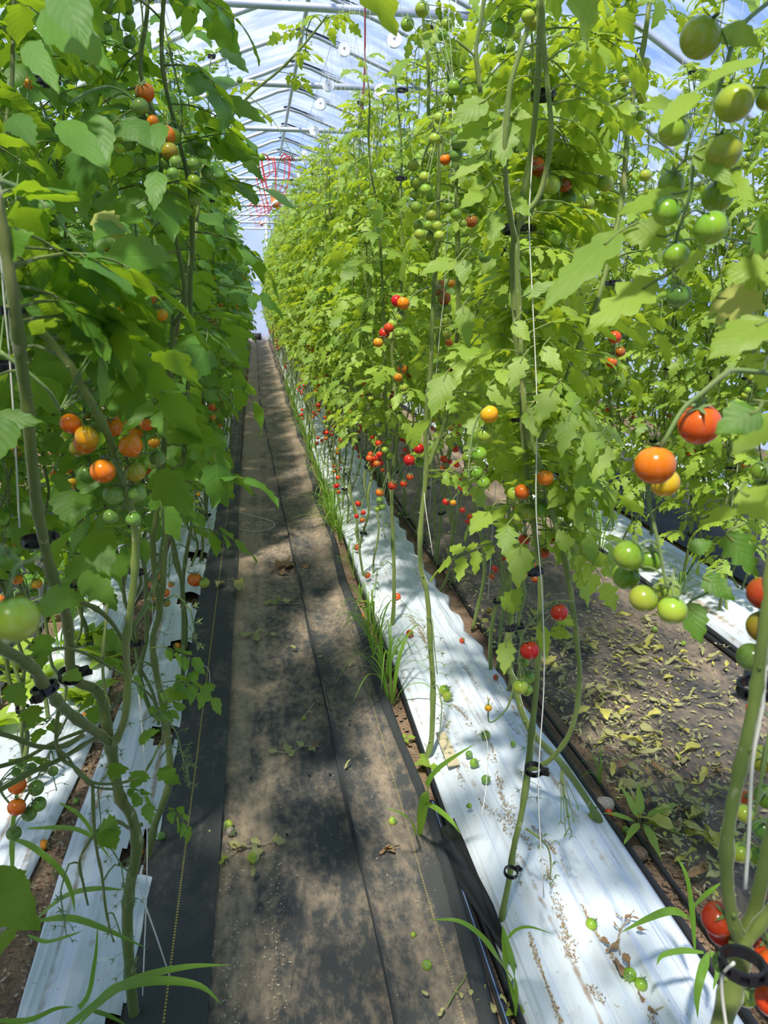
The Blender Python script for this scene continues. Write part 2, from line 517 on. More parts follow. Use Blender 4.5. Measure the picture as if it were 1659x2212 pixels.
def leaflet(mb, p0, X, Y, Z, L, Wd, rng, nseg=8, nac=2, lobes=0.2, mi=0, fold=0.35, droop=0.4, wav=0.12):
    """one blade: p0 base, X along, Y across, Z face normal"""
    b = len(mb.v)
    ph = rng.random() * 6
    cols = 2 * nac + 1
    for i in range(nseg + 1):
        t = i / nseg
        w = Wd * 0.5 * (sin(pi * min(1, t ** 0.62)) ** 0.85) * (1.0 - 0.18 * t) if 0 < i < nseg else Wd * (0.03 if i == 0 else 0.0)
        for k in range(-nac, nac + 1):
            s = k / nac
            edge = abs(s) > 0.99
            ww, tt = w, t
            if edge and 0 < i < nseg:
                tooth = ((-1.0, 0.9, 0.35)[(i + (1 if s > 0 else 0)) % 3] + rng.uniform(-.3, .3)) if nseg > 6 else (1 if i % 2 else -1)
                ww = w * (1 + lobes * tooth * (1.15 - 0.6 * t))
                tt = t + 0.025 * tooth
            x = L * tt
            y = ww * s
            z = -fold * abs(y) * 0.6 + abs(y) * 0.15 - droop * L * t * t * 0.5
            z += wav * Wd * sin(ph + 7 * t + 2.2 * s) * abs(s) * 0.5
            xx = x * (1 - 0.18 * droop * t)
            mb.v.append(p0 + X * xx + Y * y + Z * z)
    for i in range(nseg):
        for k in range(cols - 1):
            a = b + i * cols + k
            u0, u1 = k / (cols - 1), (k + 1) / (cols - 1)
            v0, v1 = i / nseg, (i + 1) / nseg
            mb.face((a, a + 1, a + cols + 1, a + cols), mi, [(u0, v0), (u1, v0), (u1, v1), (u0, v1)])

def axes(d, up=V((0, 0, 1)), roll=0.0):
    X = d.normalized()
    Y = up.cross(X)
    Y = Y.normalized() if Y.length > 1e-4 else X.orthogonal().normalized()
    Z = X.cross(Y)
    return X, Y * cos(roll) + Z * sin(roll), Z * cos(roll) - Y * sin(roll)
def mtx(p, X, Y, Z, s=1.0):
    return Matrix(((X.x * s, Y.x * s, Z.x * s, p.x), (X.y * s, Y.y * s, Z.y * s, p.y), (X.z * s, Y.z * s, Z.z * s, p.z), (0, 0, 0, 1)))

def compound(mb, rng, style, L=0.25, lod=0, M=None, mleaf=0, mstalk=1):
    """tomato leaf: arched rachis with paired leaflets; local x outward, z up"""
    sub = MB()
    arch = rng.uniform(0.5, 1.1)
    side = rng.uniform(-0.25, 0.25)
    def P(t):
        return V((L * t * (1 - 0.22 * arch * t), L * side * t * t, L * (0.22 * t - 0.55 * arch * t * t)))
    pts = [P(i / 6) for i in range(7)]
    tube(sub, pts, [0.0030 - 0.0018 * i / 6 for i in range(7)], 5 if lod == 0 else 3, mstalk, False)
    broad = 0.62 if style == 'shade' else 0.50
    lob = 0.14 if style == 'shade' else 0.30
    nseg, nac = ((9, 2), (4, 1))[lod]
    spots = [(0.36, 0.30), (0.58, 0.38), (0.80, 0.36)] if rng.random() < 0.7 else [(0.42, 0.36), (0.72, 0.40)]
    for t, ls in spots:
        d = (P(min(1, t + .05)) - P(t - .05)).normalized()
        for sg in (-1, 1):
            X, Y, Z = axes(d)
            ang = rng.uniform(0.85, 1.25) * sg
            dr = (X * cos(ang) + Y * sin(ang) + V((0, 0, rng.uniform(-0.45, 0.12)))).normalized()
            x, y, z = axes(dr, Z, rng.uniform(-0.4, 0.4))
            l_ = L * ls * rng.uniform(0.85, 1.15)
            p = P(t) + V((0, 0, 0))
            q = p + dr * l_ * 0.12
            if lod == 0:
                tube(sub, [p, q], 0.0011, 4, mstalk, False)
            leaflet(sub, q, x, y, z, l_, l_ * broad * rng.uniform(0.9, 1.15), rng, nseg, nac, lob, mleaf, 0.4, rng.uniform(0.2, 0.8))
    if lod == 0:
        for t in (0.47, 0.69):
            for sg in (-1, 1):
                if rng.random() < 0.75:
                    X, Y, Z = axes(V((1, 0, -0.3)))
                    dr = (Y * sg + X * 0.4 + Z * rng.uniform(-.3, .2)).normalized()
                    x, y, z = axes(dr, Z, rng.uniform(-.4, .4))
                    leaflet(sub, P(t), x, y, z, L * 0.13, L * 0.09, rng, 4, 1, 0.1, mleaf)
    d = (P(1) - P(.93)).normalized()
    x, y, z = axes(d, V((0, 0, 1)), rng.uniform(-.3, .3))
    l_ = L * rng.uniform(0.44, 0.54)
    leaflet(sub, P(1), x, y, z, l_, l_ * (broad + .08), rng, nseg + (2 if lod == 0 else 0), nac, lob, mleaf, 0.35, rng.uniform(0.3, 0.9))
    b = len(mb.v)
    mb.v += [(M @ p) for p in sub.v] if M is not None else sub.v
    for f_, mi, uv in zip(sub.f, sub.m, sub.uv):
        mb.face(tuple(i + b for i in f_), mi, uv)

def sepals(mb, p, ax, r, rng, mi=0, n=5, lift=0.25):
    X, Y, Z = axes(ax.orthogonal(), ax)
    for k in range(n):
        a = 2 * pi * k / n + rng.uniform(-.25, .25)
        d = X * cos(a) + Y * sin(a)
        e = ax.cross(d)
        le = r * rng.uniform(0.8, 1.15)
        b = len(mb.v)
        w = r * 0.13
        mb.v += [p + e * w, p - e * w, p + d * le * .55 + ax * le * lift * .6 + e * w * .8, p + d * le * .55 + ax * le * lift * .6 - e * w * .8, p + d * le + ax * le * lift * rng.uniform(0.6, 2.2)]
        mb.face((b, b + 1, b + 3, b + 2), mi)
        mb.face((b + 2, b + 3, b + 4), mi)

# shared meshes
mb = MB()
ball(mb, V((0, 0, 0)), 1.0, 22, 14)
TOMATO_GEO = mb
TOM = {k: TOMATO_GEO.mesh('tomato', ['tomato_' + k]) for k in ('red', 'orange', 'amber', 'brick', 'olive', 'lime', 'green', 'jade', 'rotten')}
mb = MB()
nb = 16
for j, (r, z) in enumerate(((1.0, -.28), (1.0, .28), (0.82, .28), (0.82, -.28))):
    for k in range(nb):
        a = 2 * pi * k / nb
        mb.v.append(V((r * cos(a), r * sin(a), z)))
for k in range(nb):
    k2 = (k + 1) % nb
    for j in range(4):
        j2 = (j + 1) % 4
        if j == 0 and k % 2 == 0:        # slots in the band
            for (z0, z1) in ((-.28, -.16), (.16, .28)):
                b = len(mb.v)
                for kk, zz in ((k, z0), (k2, z0), (k2, z1), (k, z1)):
                    a = 2 * pi * kk / nb
                    mb.v.append(V((cos(a), sin(a), zz)))
                mb.face((b, b + 1, b + 2, b + 3))
            continue
        mb.face((j * nb + k, j * nb + k2, j2 * nb + k2, j2 * nb + k))
box(mb, (0.88, -.28, -.34), (1.55, .28, .34))
box(mb, (1.3, -.45, -.2), (1.7, -.2, .2))
CLIP = mb.mesh('trellis_clip', ['black_plastic'], False)

RL = random.Random(11)
LEAF = {}
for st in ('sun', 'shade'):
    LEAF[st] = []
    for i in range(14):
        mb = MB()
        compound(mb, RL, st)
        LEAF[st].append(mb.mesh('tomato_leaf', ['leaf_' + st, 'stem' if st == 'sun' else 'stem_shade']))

STAGES = {
    'red': ['red', 'red', 'red', 'brick'],
    'redmix': ['red', 'brick', 'orange', 'lime', 'green', 'green'],
    'orange': ['orange', 'orange', 'orange', 'amber', 'olive', 'green'],
    'orangemix': ['orange', 'amber', 'olive', 'green', 'jade', 'jade', 'jade'],
    'lime': ['lime', 'lime', 'green', 'green', 'lime', 'green', 'green', 'green'],
    'jade': ['green', 'jade', 'jade', 'jade', 'green', 'jade', 'jade'],
    'picked': [], 'flower': []}
def truss_parts(rng, stage, size=0.0185):
    """stalk mesh builder and tomato list; local x outward"""
    mb = MB()
    toms = []
    cols = STAGES[stage]
    nn = len(cols) if cols else rng.randint(6, 9)
    Lh = (0.09 if len(cols) < 5 else 0.16) if cols else 0.20
    if stage == 'flower':
        Lh = 0.10
    a1 = rng.uniform(-.3, .3)
    def P(t):
        x = 0.075 * min(1, t * 2.2) + 0.015 * t
        z = 0.03 * sin(min(1, t * 2) * pi) - Lh * max(0, t - .22) ** 1.15
        return V((x, a1 * 0.12 * t, z))
    pts = [P(i / 9) for i in range(10)]
    tube(mb, pts, [0.0028 - 0.0014 * i / 9 for i in range(10)], 5)
    for i in range(nn):
        t = 0.34 + 0.64 * i / max(1, nn - 1)
        p = P(t)
        sg = 1 if i % 2 else -1
        d = V((rng.uniform(-.5, .8), sg * rng.uniform(.7, 1.1), rng.uniform(-.25, .35))).normalized()
        q = p + d * 0.018
        if cols:
            r = size * rng.uniform(0.86, 1.12) * (1 - 0.22 * t)
            e = q + V((0, 0, -0.007)) + d * 0.006
            tube(mb, [p, q, e], 0.0012, 4, 0, False)
            ax = (V((0, 0, 1)) - d * 0.35).normalized()
            c = e - ax * r * 0.90
            sepals(mb, e + ax * 0.001, ax, r * 0.95, rng, 0, 5, 0.12)
            toms.append((c, r, cols[min(i, len(cols) - 1)], ax))
        elif stage == 'picked':
            e = q + d * 0.008 + V((0, 0, -0.006))
            tube(mb, [p, q, e], 0.0010, 4, 0, False)
            sepals(mb, e, (d + V((0, 0, -.6))).normalized(), 0.014, rng, 0, 5, 0.5)
        else:
            tube(mb, [p, q], 0.0008, 3, 0, False)
            sepals(mb, q, d, 0.009, rng, 1, 5, 0.5)
    return mb, toms
RT_ = random.Random(5)
TRUSS = {}
for st in STAGES:
    TRUSS[st] = []
    for i in range(3):
        mb, toms = truss_parts(RT_, st)
        me = mb.mesh('truss_stalk', ['truss_stalk', 'petal'])
        TRUSS[st].append((me, toms))
        # joined low version for far plants
        jm = MB()
        jm.v, jm.f, jm.m, jm.uv = list(mb.v), list(mb.f), list(mb.m), list(mb.uv)
        names = ['truss_stalk', 'petal']
        for (c, r, k, ax) in toms:
            if 'tomato_' + k not in names:
                names.append('tomato_' + k)
            ball(jm, c, r * 1.08, 8, 6, names.index('tomato_' + k))
        TRUSS[st][-1] += (jm.mesh('fruit_truss', names),)

def put_truss(root, p, az, stage, rng, far=False, sc=1.0):
    X = V((cos(az), sin(az), 0))
    M = mtx(p, X, V((-sin(az), cos(az), 0)), V((0, 0, 1)), sc)
    me, toms, joined = TRUSS[stage][rng.randrange(3)]
    if far:
        return link('fruit_truss', joined, root, M)
    t = link('fruit_truss', me, root, M)
    for (c, r, k, ax) in toms:
        x, y, z = axes(ax.orthogonal(), ax)
        link('tomato', TOM[k], t, mtx(c, x, y, z, r))
    return t
def put_leaf(root, p, az, pitch, s, style, rng, roll=None):
    d = V((cos(az) * cos(pitch), sin(az) * cos(pitch), sin(pitch)))
    X, Y, Z = axes(d, V((0, 0, 1)), rng.uniform(-.5, .5) if roll is None else roll)
    return link('leaf', LEAF[style][rng.randrange(14)], root, mtx(p, X, Y, Z, s))
KEEP = [(225, 980, 125, 1.2), (318, 215, 45, 1.6), (330, 300, 95, 1.6), (36, 1720, 45, 1.6), (421, 1252, 35, 3.4), (240, 1120, 30, 1.3), (1057, 895, 34, 1.66), (1030, 990, 42, 1.66), (1172, 1040, 50, 1.66), (1208, 1323, 34, 1.66), (1144, 1405, 34, 1.66), (1188, 385, 55, 1.63), (1198, 505, 60, 1.63), (1145, 42, 36, 1.55), (868, 655, 40, 2.35), (840, 715, 35, 2.35), (930, 490, 45, 1.95), (895, 985, 40, 2.4), (955, 640, 30, 2.45), (868, 810, 26, 2.45), (808, 995, 22, 3.45), (1111, 494, 34, 1.6), (1173, 206, 34, 1.6), (560, 640, 22, 12.0), (585, 400, 45, 12.0)]
def blocks(p, dirv=None):
    q = (p + dirv * .12 if dirv else p) - CAM
    z = q.dot(FW)
    if z < .05:
        return False
    px, py = W / 2 + F * q.dot(RT) / z, H / 2 - F * q.dot(UP) / z
    rl = .09 / z * F
    return any(z < d and math.hypot(px - cx, py - cy_) < r + rl for cx, cy_, r, d in KEEP)
def put_clip(root, p, d, r, az=0.0):
    X, Y, Z = axes(V((cos(az), sin(az), 0)), V((0, 0, 1)))
    tilt = Matrix.Rotation(random.Random(int(p.z * 999)).uniform(-.3, .3), 4, 'X')
    return link('trellis_clip', CLIP, root, mtx(p, X, Y, Z, r) @ tilt)

def stem_path(rng, x0, y0, h, lean=(0, 0), wob=0.022, z0=0.0, step=0.12):
    pts, dx, dy = [], 0.0, 0.0
    nn = max(3, int(h / step))
    for i in range(nn + 1):
        t = i / nn
        dx += rng.gauss(0, wob) - 0.25 * dx
        dy += rng.gauss(0, wob) - 0.25 * dy
        pts.append(V((x0 + dx + lean[0] * t, y0 + dy + lean[1] * t, z0 + h * t)))
    return pts
def stem_mesh(paths, rads, matname, n=8, knots=True, rng=None):
    mb = MB()
    for P, (r0, r1) in zip(paths, rads):
        S = smooth_path(P, 3 if n > 5 else 1)
        R = []
        for i, p in enumerate(S):
            t = i / max(1, len(S) - 1)
            r = r0 + (r1 - r0) * t
            if knots and rng and rng.random() < 0.15:
                r *= 1.25
            R.append(r)
        tube(mb, S, R, n)
    return mb.mesh('stem', [matname])
def along(P, z):
    for a, b in zip(P, P[1:]):
        if (a.z - z) * (b.z - z) <= 0 and abs(a.z - b.z) > 1e-6:
            return a.lerp(b, (z - a.z) / (b.z - a.z))
    return P[-1].copy()

def dress(root, leads, rng, style, z_leaf, z_top, n_leaf, plan, far=False, facing=None, bias=0.0, s0=1.0, zclips=()):
    """leaves, trusses and clips along the leaders (points local to root)"""
    sm = 'leaf_' + style
    foliage = MB() if far else None
    az = rng.random() * 6
    for i in range(n_leaf):
        t = (i + rng.random()) / n_leaf
        z = z_leaf + (z_top - z_leaf) * t ** 0.9
        P = leads[i % len(leads)]
        p = along(P, z)
        az += 2.4 + rng.uniform(-.5, .5)
        a = az
        if facing is not None and rng.random() < bias:
            a = facing + rng.uniform(-1.0, 1.0)
        top = (z - z_leaf) / max(.01, z_top - z_leaf)
        s = s0 * rng.uniform(0.78, 1.2) * (1.05 - 0.58 * max(0, top - .55) / .45)
        pitch = rng.uniform(-0.35, 0.45) if top < .85 else rng.uniform(0.1, 1.0)
        if root.location.z > -10 and blocks(p + root.location, V((cos(a), sin(a), -.1))):
            continue
        if far:
            d = V((cos(a) * cos(pitch), sin(a) * cos(pitch), sin(pitch)))
            X, Y, Z = axes(d, V((0, 0, 1)), rng.uniform(-.5, .5))
            compound(foliage, rng, style, 0.25, 1, mtx(p, X, Y, Z, s * 1.05))
        else:
            put_leaf(root, p, a, pitch, s, style, rng)
    if far:
        tag(link('foliage', foliage.mesh('foliage', [sm, 'stem']), root), kind='stuff')
    for (z, stage) in plan:
        P = leads[rng.randrange(len(leads))]
        zz = z + rng.uniform(-.06, .06)
        a = rng.random() * 6.28
        if facing is not None and rng.random() < 0.6:
            a = facing + rng.uniform(-1.1, 1.1)
        put_truss(root, along(P, zz), a, stage, rng, far, rng.uniform(.85, 1.2))
    for z in zclips:
        P = leads[rng.randrange(len(leads))]
        put_clip(root, along(P, z), None, 0.022, rng.random() * 6)

PLAN_SUN = [(0.22, 'picked'), (0.38, 'picked'), (0.52, 'picked'), (0.58, 'red'), (0.75, 'picked'), (0.85, 'red'), (1.05, 'redmix'), (1.30, 'redmix'), (1.5, 'lime'), (1.65, 'lime'), (1.8, 'lime'), (2.0, 'lime'), (2.2, 'lime'), (2.4, 'lime'), (2.6, 'flower'), (2.8, 'flower')]
PLAN_SHADE = [(0.25, 'picked'), (0.45, 'picked'), (0.62, 'orange'), (0.82, 'orangemix'), (1.02, 'orange'), (1.22, 'orangemix'), (1.45, 'orange'), (1.7, 'orangemix'), (1.95, 'jade'), (2.25, 'jade'), (2.55, 'flower')]
CLIPZ = (0.35, 0.8, 1.25, 1.7, 2.15)

PLAN_BACK = [(0.5, 'picked'), (0.9, 'redmix'), (1.25, 'lime'), (1.6, 'lime'), (2.0, 'lime'), (2.4, 'lime')]
def template(style, seed, far, h=2.95):
    low = style.endswith('_low')
    style = style.split('_')[0]
    rng = random.Random(seed)
    root = empty('tomato_plant', (0, 0, -50))
    shade = style == 'shade'
    P1 = stem_path(rng, 0, 0, h, (rng.uniform(-.06, .06), rng.uniform(-.1, .1)))
    zf = rng.uniform(.25, .6)
    q = along(P1, zf)
    P2 = [q] + stem_path(rng, q.x + rng.uniform(-.07, .07), q.y + rng.uniform(-.12, .12), h - zf - .25, (rng.uniform(-.06, .06), rng.uniform(-.12, .12)), .022, zf + .2)
    P3 = [V((rng.uniform(-.05, .05), rng.uniform(-.09, .09), 0))]
    P3 += stem_path(rng, P3[0].x + rng.uniform(-.04, .04), P3[0].y + rng.uniform(-.07, .07), rng.uniform(1.3, 2.2), (rng.uniform(-.08, .08), rng.uniform(-.16, .16)), .024, .15)
    q = along(P2, P2[0].z + .5)
    P4 = [q] + stem_path(rng, q.x + rng.uniform(-.06, .06), q.y + rng.uniform(-.1, .1), 1.0, (rng.uniform(-.08, .08), rng.uniform(-.12, .12)), .022, q.z + .15)
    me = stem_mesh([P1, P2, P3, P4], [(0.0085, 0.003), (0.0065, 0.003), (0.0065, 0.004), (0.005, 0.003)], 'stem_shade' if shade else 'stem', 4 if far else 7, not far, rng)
    link('stem', me, root)
    zl = 0.30 if low else 0.78 if shade else 0.98
    dress(root, [P1, P2], rng, style, zl, h, ((80 if shade else 88) if far else (104 if shade else 110)) + (20 if low else 0), PLAN_SHADE if shade else PLAN_BACK if low else PLAN_SUN, far, zclips=CLIPZ if not far else (), s0=.82 if shade else .80)
    register(root)
    return root
STY = ('sun', 'shade', 'sun_low', 'shade_low')
NEAR = {st: [template(st, 100 + i + 40 * STY.index(st), False) for i in range(5)] for st in STY}
FAR = {st: [template(st, 300 + i + 40 * STY.index(st), True) for i in range(5)] for st in STY}
used = set()
def place(tmpl, x, y, rz, s=1.0):
    r = tmpl if tmpl.name not in used else copy_tree(tmpl)
    used.add(tmpl.name)
    r.location = (x, y, 0.0)
    r.rotation_euler = (0, 0, rz)
    r.scale = (s, s, s)
    return r

# ------------------------------------------------------------------ ground
def grid(name, x0, x1, y0, y1, nx, ny, zf, matname, xe=None, ys=None, hole=None):
    mb = MB()
    for j in range(ny + 1):
        t = j / ny
        y = y0 + (y1 - y0) * (t ** 1.6)
        a, b = (xe(y) if xe else (x0, x1))
        for i in range(nx + 1):
            x = a + (b - a) * i / nx
            mb.v.append(V((x, y, zf(x, y, i / nx))))
    for j in range(ny):
        for i in range(nx):
            q = j * (nx + 1) + i
            c = (mb.v[q] + mb.v[q + nx + 2]) / 2
            if hole and hole(c.x, c.y):
                continue
            mb.face((q, q + 1, q + nx + 2, q + nx + 1))
    return link(name, mb.mesh(name, [matname]))
def hsh(x, y, s=0):
    return (sin(x * 12.9 + s) * 0.5 + sin(y * 7.3 + x * 3.1 + s * 2) * 0.3 + sin(y * 2.1 - x * 5 + s) * 0.2)
YEND = 29.9
soil = grid('floor', -4.2, 5.4, -1.5, YEND + 4, 60, 90, lambda x, y, u: -0.012 + 0.006 * hsh(x * 2, y * 2), 'soil')
tag(soil, kind='structure')

def seam(y):
    return 0.285 - 0.022 * min(y, 12)
GRP = 'strips of black landscape fabric'
tag(grid('landscape_fabric', -.185, .3, -.8, YEND, 20, 220, lambda x, y, u: 0.006 + 0.004 * hsh(x, y) + 0.006 * max(0, u - .93) / .07, 'fabric_path', lambda y: (-.20, seam(y))),
    'dusty black woven fabric strip along the middle of the path', 'ground cover', GRP)
tag(grid('landscape_fabric', -.36, -.17, -.8, YEND, 12, 220, lambda x, y, u: 0.020 + 0.014 * sin(pi * min(1, u * 1.05)) + 0.003 * hsh(x, y, 3), 'fabric_edge', lambda y: (-.375, -.172 - .009 * max(0, min(y, 14) - 4) + 0.004 * sin(y * 3))),
    'clean raised black fabric strip with a yellow thread beside the white torn bed', 'ground cover', GRP)
tag(grid('landscape_fabric', .25, .46, -.8, YEND, 16, 220, lambda x, y, u: 0.010 + 0.022 * math.exp(-u * 14) + 0.035 * u ** 2 - 0.05 * max(0, u - .88) / .12 + 0.006 * hsh(x, y * 1.5, 5), 'fabric_right', lambda y: (seam(y) - .012, .468 + .012 * sin(y * .9) + .010 * sin(y * 4.1))),
    'black fabric strip rising towards the weedy gap on the path', 'ground cover', GRP)
FR = [o for o in C.objects if o.get('label', '').startswith('black fabric strip rising')][0]
mb = MB()
ysf = [-.8 + .12 * i for i in range(256)]
tube(mb, [V((seam(y) - .010 + .004 * sin(y * 5), y, .020 + .004 * sin(y * 3.3))) for y in ysf], .0085, 6)
link('fabric_fold', mb.mesh('fabric_fold', ['fabric_clean']), FR)
mb = MB()
for i, y in enumerate(ysf):
    e = .468 + .012 * sin(y * .9) + .010 * sin(y * 4.1)
    w = .045 + .012 * sin(y * 2.2)
    for k in range(5):
        u = k / 4
        mb.v.append(V((e - w + (w + .008) * u, y, .036 + .016 * sin(pi * u) - .030 * max(0, u - .6) / .4 + .003 * sin(y * 11 + k))))
    if i:
        for k in range(4):
            q = 5 * i + k
            mb.face((q - 5, q - 4, q + 1, q))
link('fabric_border', mb.mesh('fabric_border', ['fabric_clean']), FR)
def edgeR(y):
    k = 0.03 * (abs((y * 3.3) % 1 - .5) * 2) ** .6 * min(1, max(0, y - 2.2)) * (1 if y < 7 else .4)
    return (0.535 + 0.008 * sin(y * 2.3), 1.0 - k * 1.6 + 0.02 * sin(y * 1.1))
def bedz(x, y, u):
    z = 0.022 + 0.045 * sin(pi * min(1, max(0, u))) ** .7
    z += 0.007 * (sin(x * 75 + 1.2 * sin(y * 1.1)) * .6 + sin(x * 133 + 2 * sin(y * .7 + 1)) * .4)
    return z
def bededge(z):
    return lambda x, y, u: z(x, y, u) if .01 < u < .99 else 0.004
whiteR = grid('plastic_mulch', 0, 0, .2, YEND, 72, 240, bededge(bedz), 'white_mulch', edgeR)
tag(whiteR, 'wrinkled white plastic mulch sheet on the bed beside the weedy gap', 'plastic sheet', 'white plastic mulch sheets')
def holeL(x, y):
    for (hx, hy, rx, ry) in HOLES:
        if ((x - hx) / rx) ** 2 + ((y - hy) / ry) ** 2 < 1 + .35 * sin(9 * atan2(y - hy, x - hx)):
            return True
    return False
HOLES = [(-.385, 1.98, .062, .085), (-.36, 1.40, .05, .07), (-.40, 2.62, .06, .08), (-.40, 3.35, .06, .09), (-.41, 3.95, .06, .1), (-.42, 4.7, .06, .1), (-.44, 5.6, .05, .12)]
tag(grid('plastic_mulch', 0, 0, .2, YEND, 44, 420, bededge(lambda x, y, u: 0.02 + 0.02 * sin(pi * u) + .006 * sin(x * 60 + sin(y * 2)) + .006 * hsh(x * 3, y * 4)), 'white_mulch', lambda y: (-.605 + .02 * sin(y * 2.2), -.335 + .006 * sin(y * 3)), None, holeL),
    'torn white plastic sheet with planting holes beside the yellow-threaded fabric', 'plastic sheet', 'white plastic mulch sheets')
tag(grid('plastic_mulch', 0, 0, .2, YEND, 34, 200, bededge(lambda x, y, u: 0.02 + 0.02 * sin(pi * u) + .006 * sin(x * 60 + sin(y * 2))), 'white_mulch', lambda y: (-1.02 + .03 * sin(y * 1.7), -.69 + .025 * sin(y * 2.9))),
    'white plastic sheet beyond the soil furrow under the shaded row', 'plastic sheet', 'white plastic mulch sheets')
tag(grid('plastic_mulch', 0, 0, 2.0, YEND, 40, 160, bededge(lambda x, y, u: 0.02 + 0.05 * sin(pi * u) + .007 * sin(x * 70 + sin(y * 1.3))), 'white_mulch', lambda y: (2.17, 2.64)),
    'white plastic sheet on the bed beyond the leaf-littered black fabric', 'plastic sheet', 'white plastic mulch sheets')
tag(grid('plastic_mulch', 0, 0, 3.5, YEND, 30, 120, bededge(lambda x, y, u: 0.02 + 0.05 * sin(pi * u)), 'white_mulch', lambda y: (3.85, 4.3)),
    'white plastic sheet on the furthest bed behind two tomato rows', 'plastic sheet', 'white plastic mulch sheets')
def edgeM(y):
    return (1.20 - .14 * min(1, max(0, (y - 1.4) / 1.8)) + .02 * sin(y * 3), 2.14 + .02 * sin(y * 2))
tag(grid('landscape_fabric', 0, 0, .6, YEND, 40, 200, lambda x, y, u: 0.012 + 0.022 * sin(pi * u) + .007 * hsh(x * 2, y * 1.6, 2) - (.02 if u < .02 else 0), 'fabric_mulch', edgeM),
    'black fabric strewn with wilted leaves between the two white beds', 'ground cover', GRP)
tag(grid('landscape_fabric', 0, 0, 2.5, YEND, 30, 120, lambda x, y, u: 0.012 + .007 * hsh(x * 2, y * 1.6, 4), 'fabric_clean', lambda y: (2.72, 3.8)),
    'black fabric strip behind the second white bed', 'ground cover', GRP)
tag(grid('landscape_fabric', 0, 0, 1.0, YEND, 20, 120, lambda x, y, u: 0.012 + .007 * hsh(x * 2, y * 1.6, 4), 'fabric_clean', lambda y: (-1.95, -1.12)),
    'black fabric strip behind the shaded row', 'ground cover', GRP)

# black folded plastic skirts along the white bed and the drip lines
def polyline_obj(name, pts, r, matname, label, cat, group=None, n=6, sm=5):
    mb = MB()
    tube(mb, smooth_path([V(p) for p in pts], sm), r, n)
    return tag(link(name, mb.mesh(name, [matname])), label, cat, group)
ys = [0.2 + .45 * i for i in range(66)]
polyline_obj('drip_hose', [(1.035 + .012 * sin(y * 2.1), y, .016) for y in ys], .011, 'black_hose', 'black drip hose along the sunny edge of the wrinkled white bed', 'hose', 'black drip hoses')
polyline_obj('drip_hose', [(1.075 - .02 * min(1, max(0, y - 2) / 2) + .015 * sin(y * 1.3), y, .012) for y in ys[:30]], .008, 'black_hose', 'thin black hose on soil beside the leaf-littered fabric', 'hose', 'black drip hoses')
polyline_obj('drip_hose', [(2.115 + .01 * sin(y * 2), y, .03) for y in ys[4:]], .016, 'black_hose', 'thick black hose along the near edge of the second white bed', 'hose', 'black drip hoses')
polyline_obj('drip_hose', [(2.085 + .012 * sin(y * 1.4 + 1), y, .028) for y in ys[4:]], .013, 'black_hose', 'black hose running beside the thick hose at the second bed', 'hose', 'black drip hoses')
polyline_obj('drip_hose', [(.527 + .006 * sin(y * 2.7), y, .012) for y in ys], .012, 'black_plastic', 'black folded edging along the weedy gap of the white bed', 'edging', 'black drip hoses')
mb = MB()
tpts = [(.485, .9), (.489, 1.1), (.493, 1.3), (.495, 1.5), (.496, 1.7), (.498, 1.9), (.50, 2.1)]
for i, (x, y) in enumerate(tpts):
    mb.v += [V((x - .011, y, .016)), V((x - .0015, y, .019)), V((x + .0015, y, .019)), V((x + .011, y, .016))]
    if i:
        q = 4 * i
        for k, mi in ((0, 0), (1, 1), (2, 0)):
            mb.face((q - 4 + k, q - 3 + k, q + 1 + k, q + k), mi)
tape = link('drip_tape', mb.mesh('drip_tape', ['black_hose', 'drip_stripe'], False))
tag(tape, 'black drip tape with a blue stripe in the weedy gap', 'hose')
# loose black film flap pulled over the gap near the front
mb = MB()
fl = [[(.455, 1.93, .03), (.50, 1.95, .035), (.535, 1.96, .05)], [(.452, 1.88, .035), (.50, 1.86, .06), (.54, 1.84, .055)], [(.47, 1.8, .03), (.51, 1.77, .05), (.545, 1.72, .055)], [(.50, 1.68, .02), (.525, 1.66, .04), (.55, 1.6, .055)], [(.53, 1.55, .02), (.54, 1.53, .03), (.552, 1.5, .05)], [(.545, 1.44, .02), (.55, 1.43, .03), (.556, 1.42, .04)]]
fl = [[V(p) for p in r] for r in fl]
for r in fl:
    mb.v += smooth_path(r, 5)
w_ = 11
for j in range(len(fl) - 1):
    for i in range(w_ - 1):
        mb.face((j * w_ + i, j * w_ + i + 1, (j + 1) * w_ + i + 1, (j + 1) * w_ + i))
for i, p in enumerate(mb.v):
    p.z += .008 * sin(i * 2.1)
tag(link('plastic_flap', mb.mesh('plastic_flap', ['black_plastic'])), 'crumpled black plastic flap pulled over the weedy gap', 'plastic sheet')

# ------------------------------------------------------------------ greenhouse shell
RX, RZ, HW = 0.62, 4.35, 4.6
def hoop_z(dx):
    a = abs(dx)
    return RZ - 0.30 * a - 0.055 * a * a
def hoop_pts():
    P = [V((RX - HW, 0, 0))]
    P += [V((RX + HW * (i / 12), 0, hoop_z(HW * i / 12))) for i in range(-12, 13)]
    P += [V((RX + HW, 0, 0))]
    return P
mb = MB()
prof = hoop_pts()[1:-1]
n_y = 30
for j in range(n_y + 1):
    y = -2.0 + (YEND + 2.2) * j / n_y
    for p in prof:
        mb.v.append(V((p.x, y, p.z + .05)))
np_ = len(prof)
for j in range(n_y):
    for i in range(np_ - 1):
        mb.face((j * np_ + i, j * np_ + i + 1, (j + 1) * np_ + i + 1, (j + 1) * np_ + i))
ceil = link('ceiling', mb.mesh('ceiling', ['poly_film']))
tag(ceil, kind='structure')
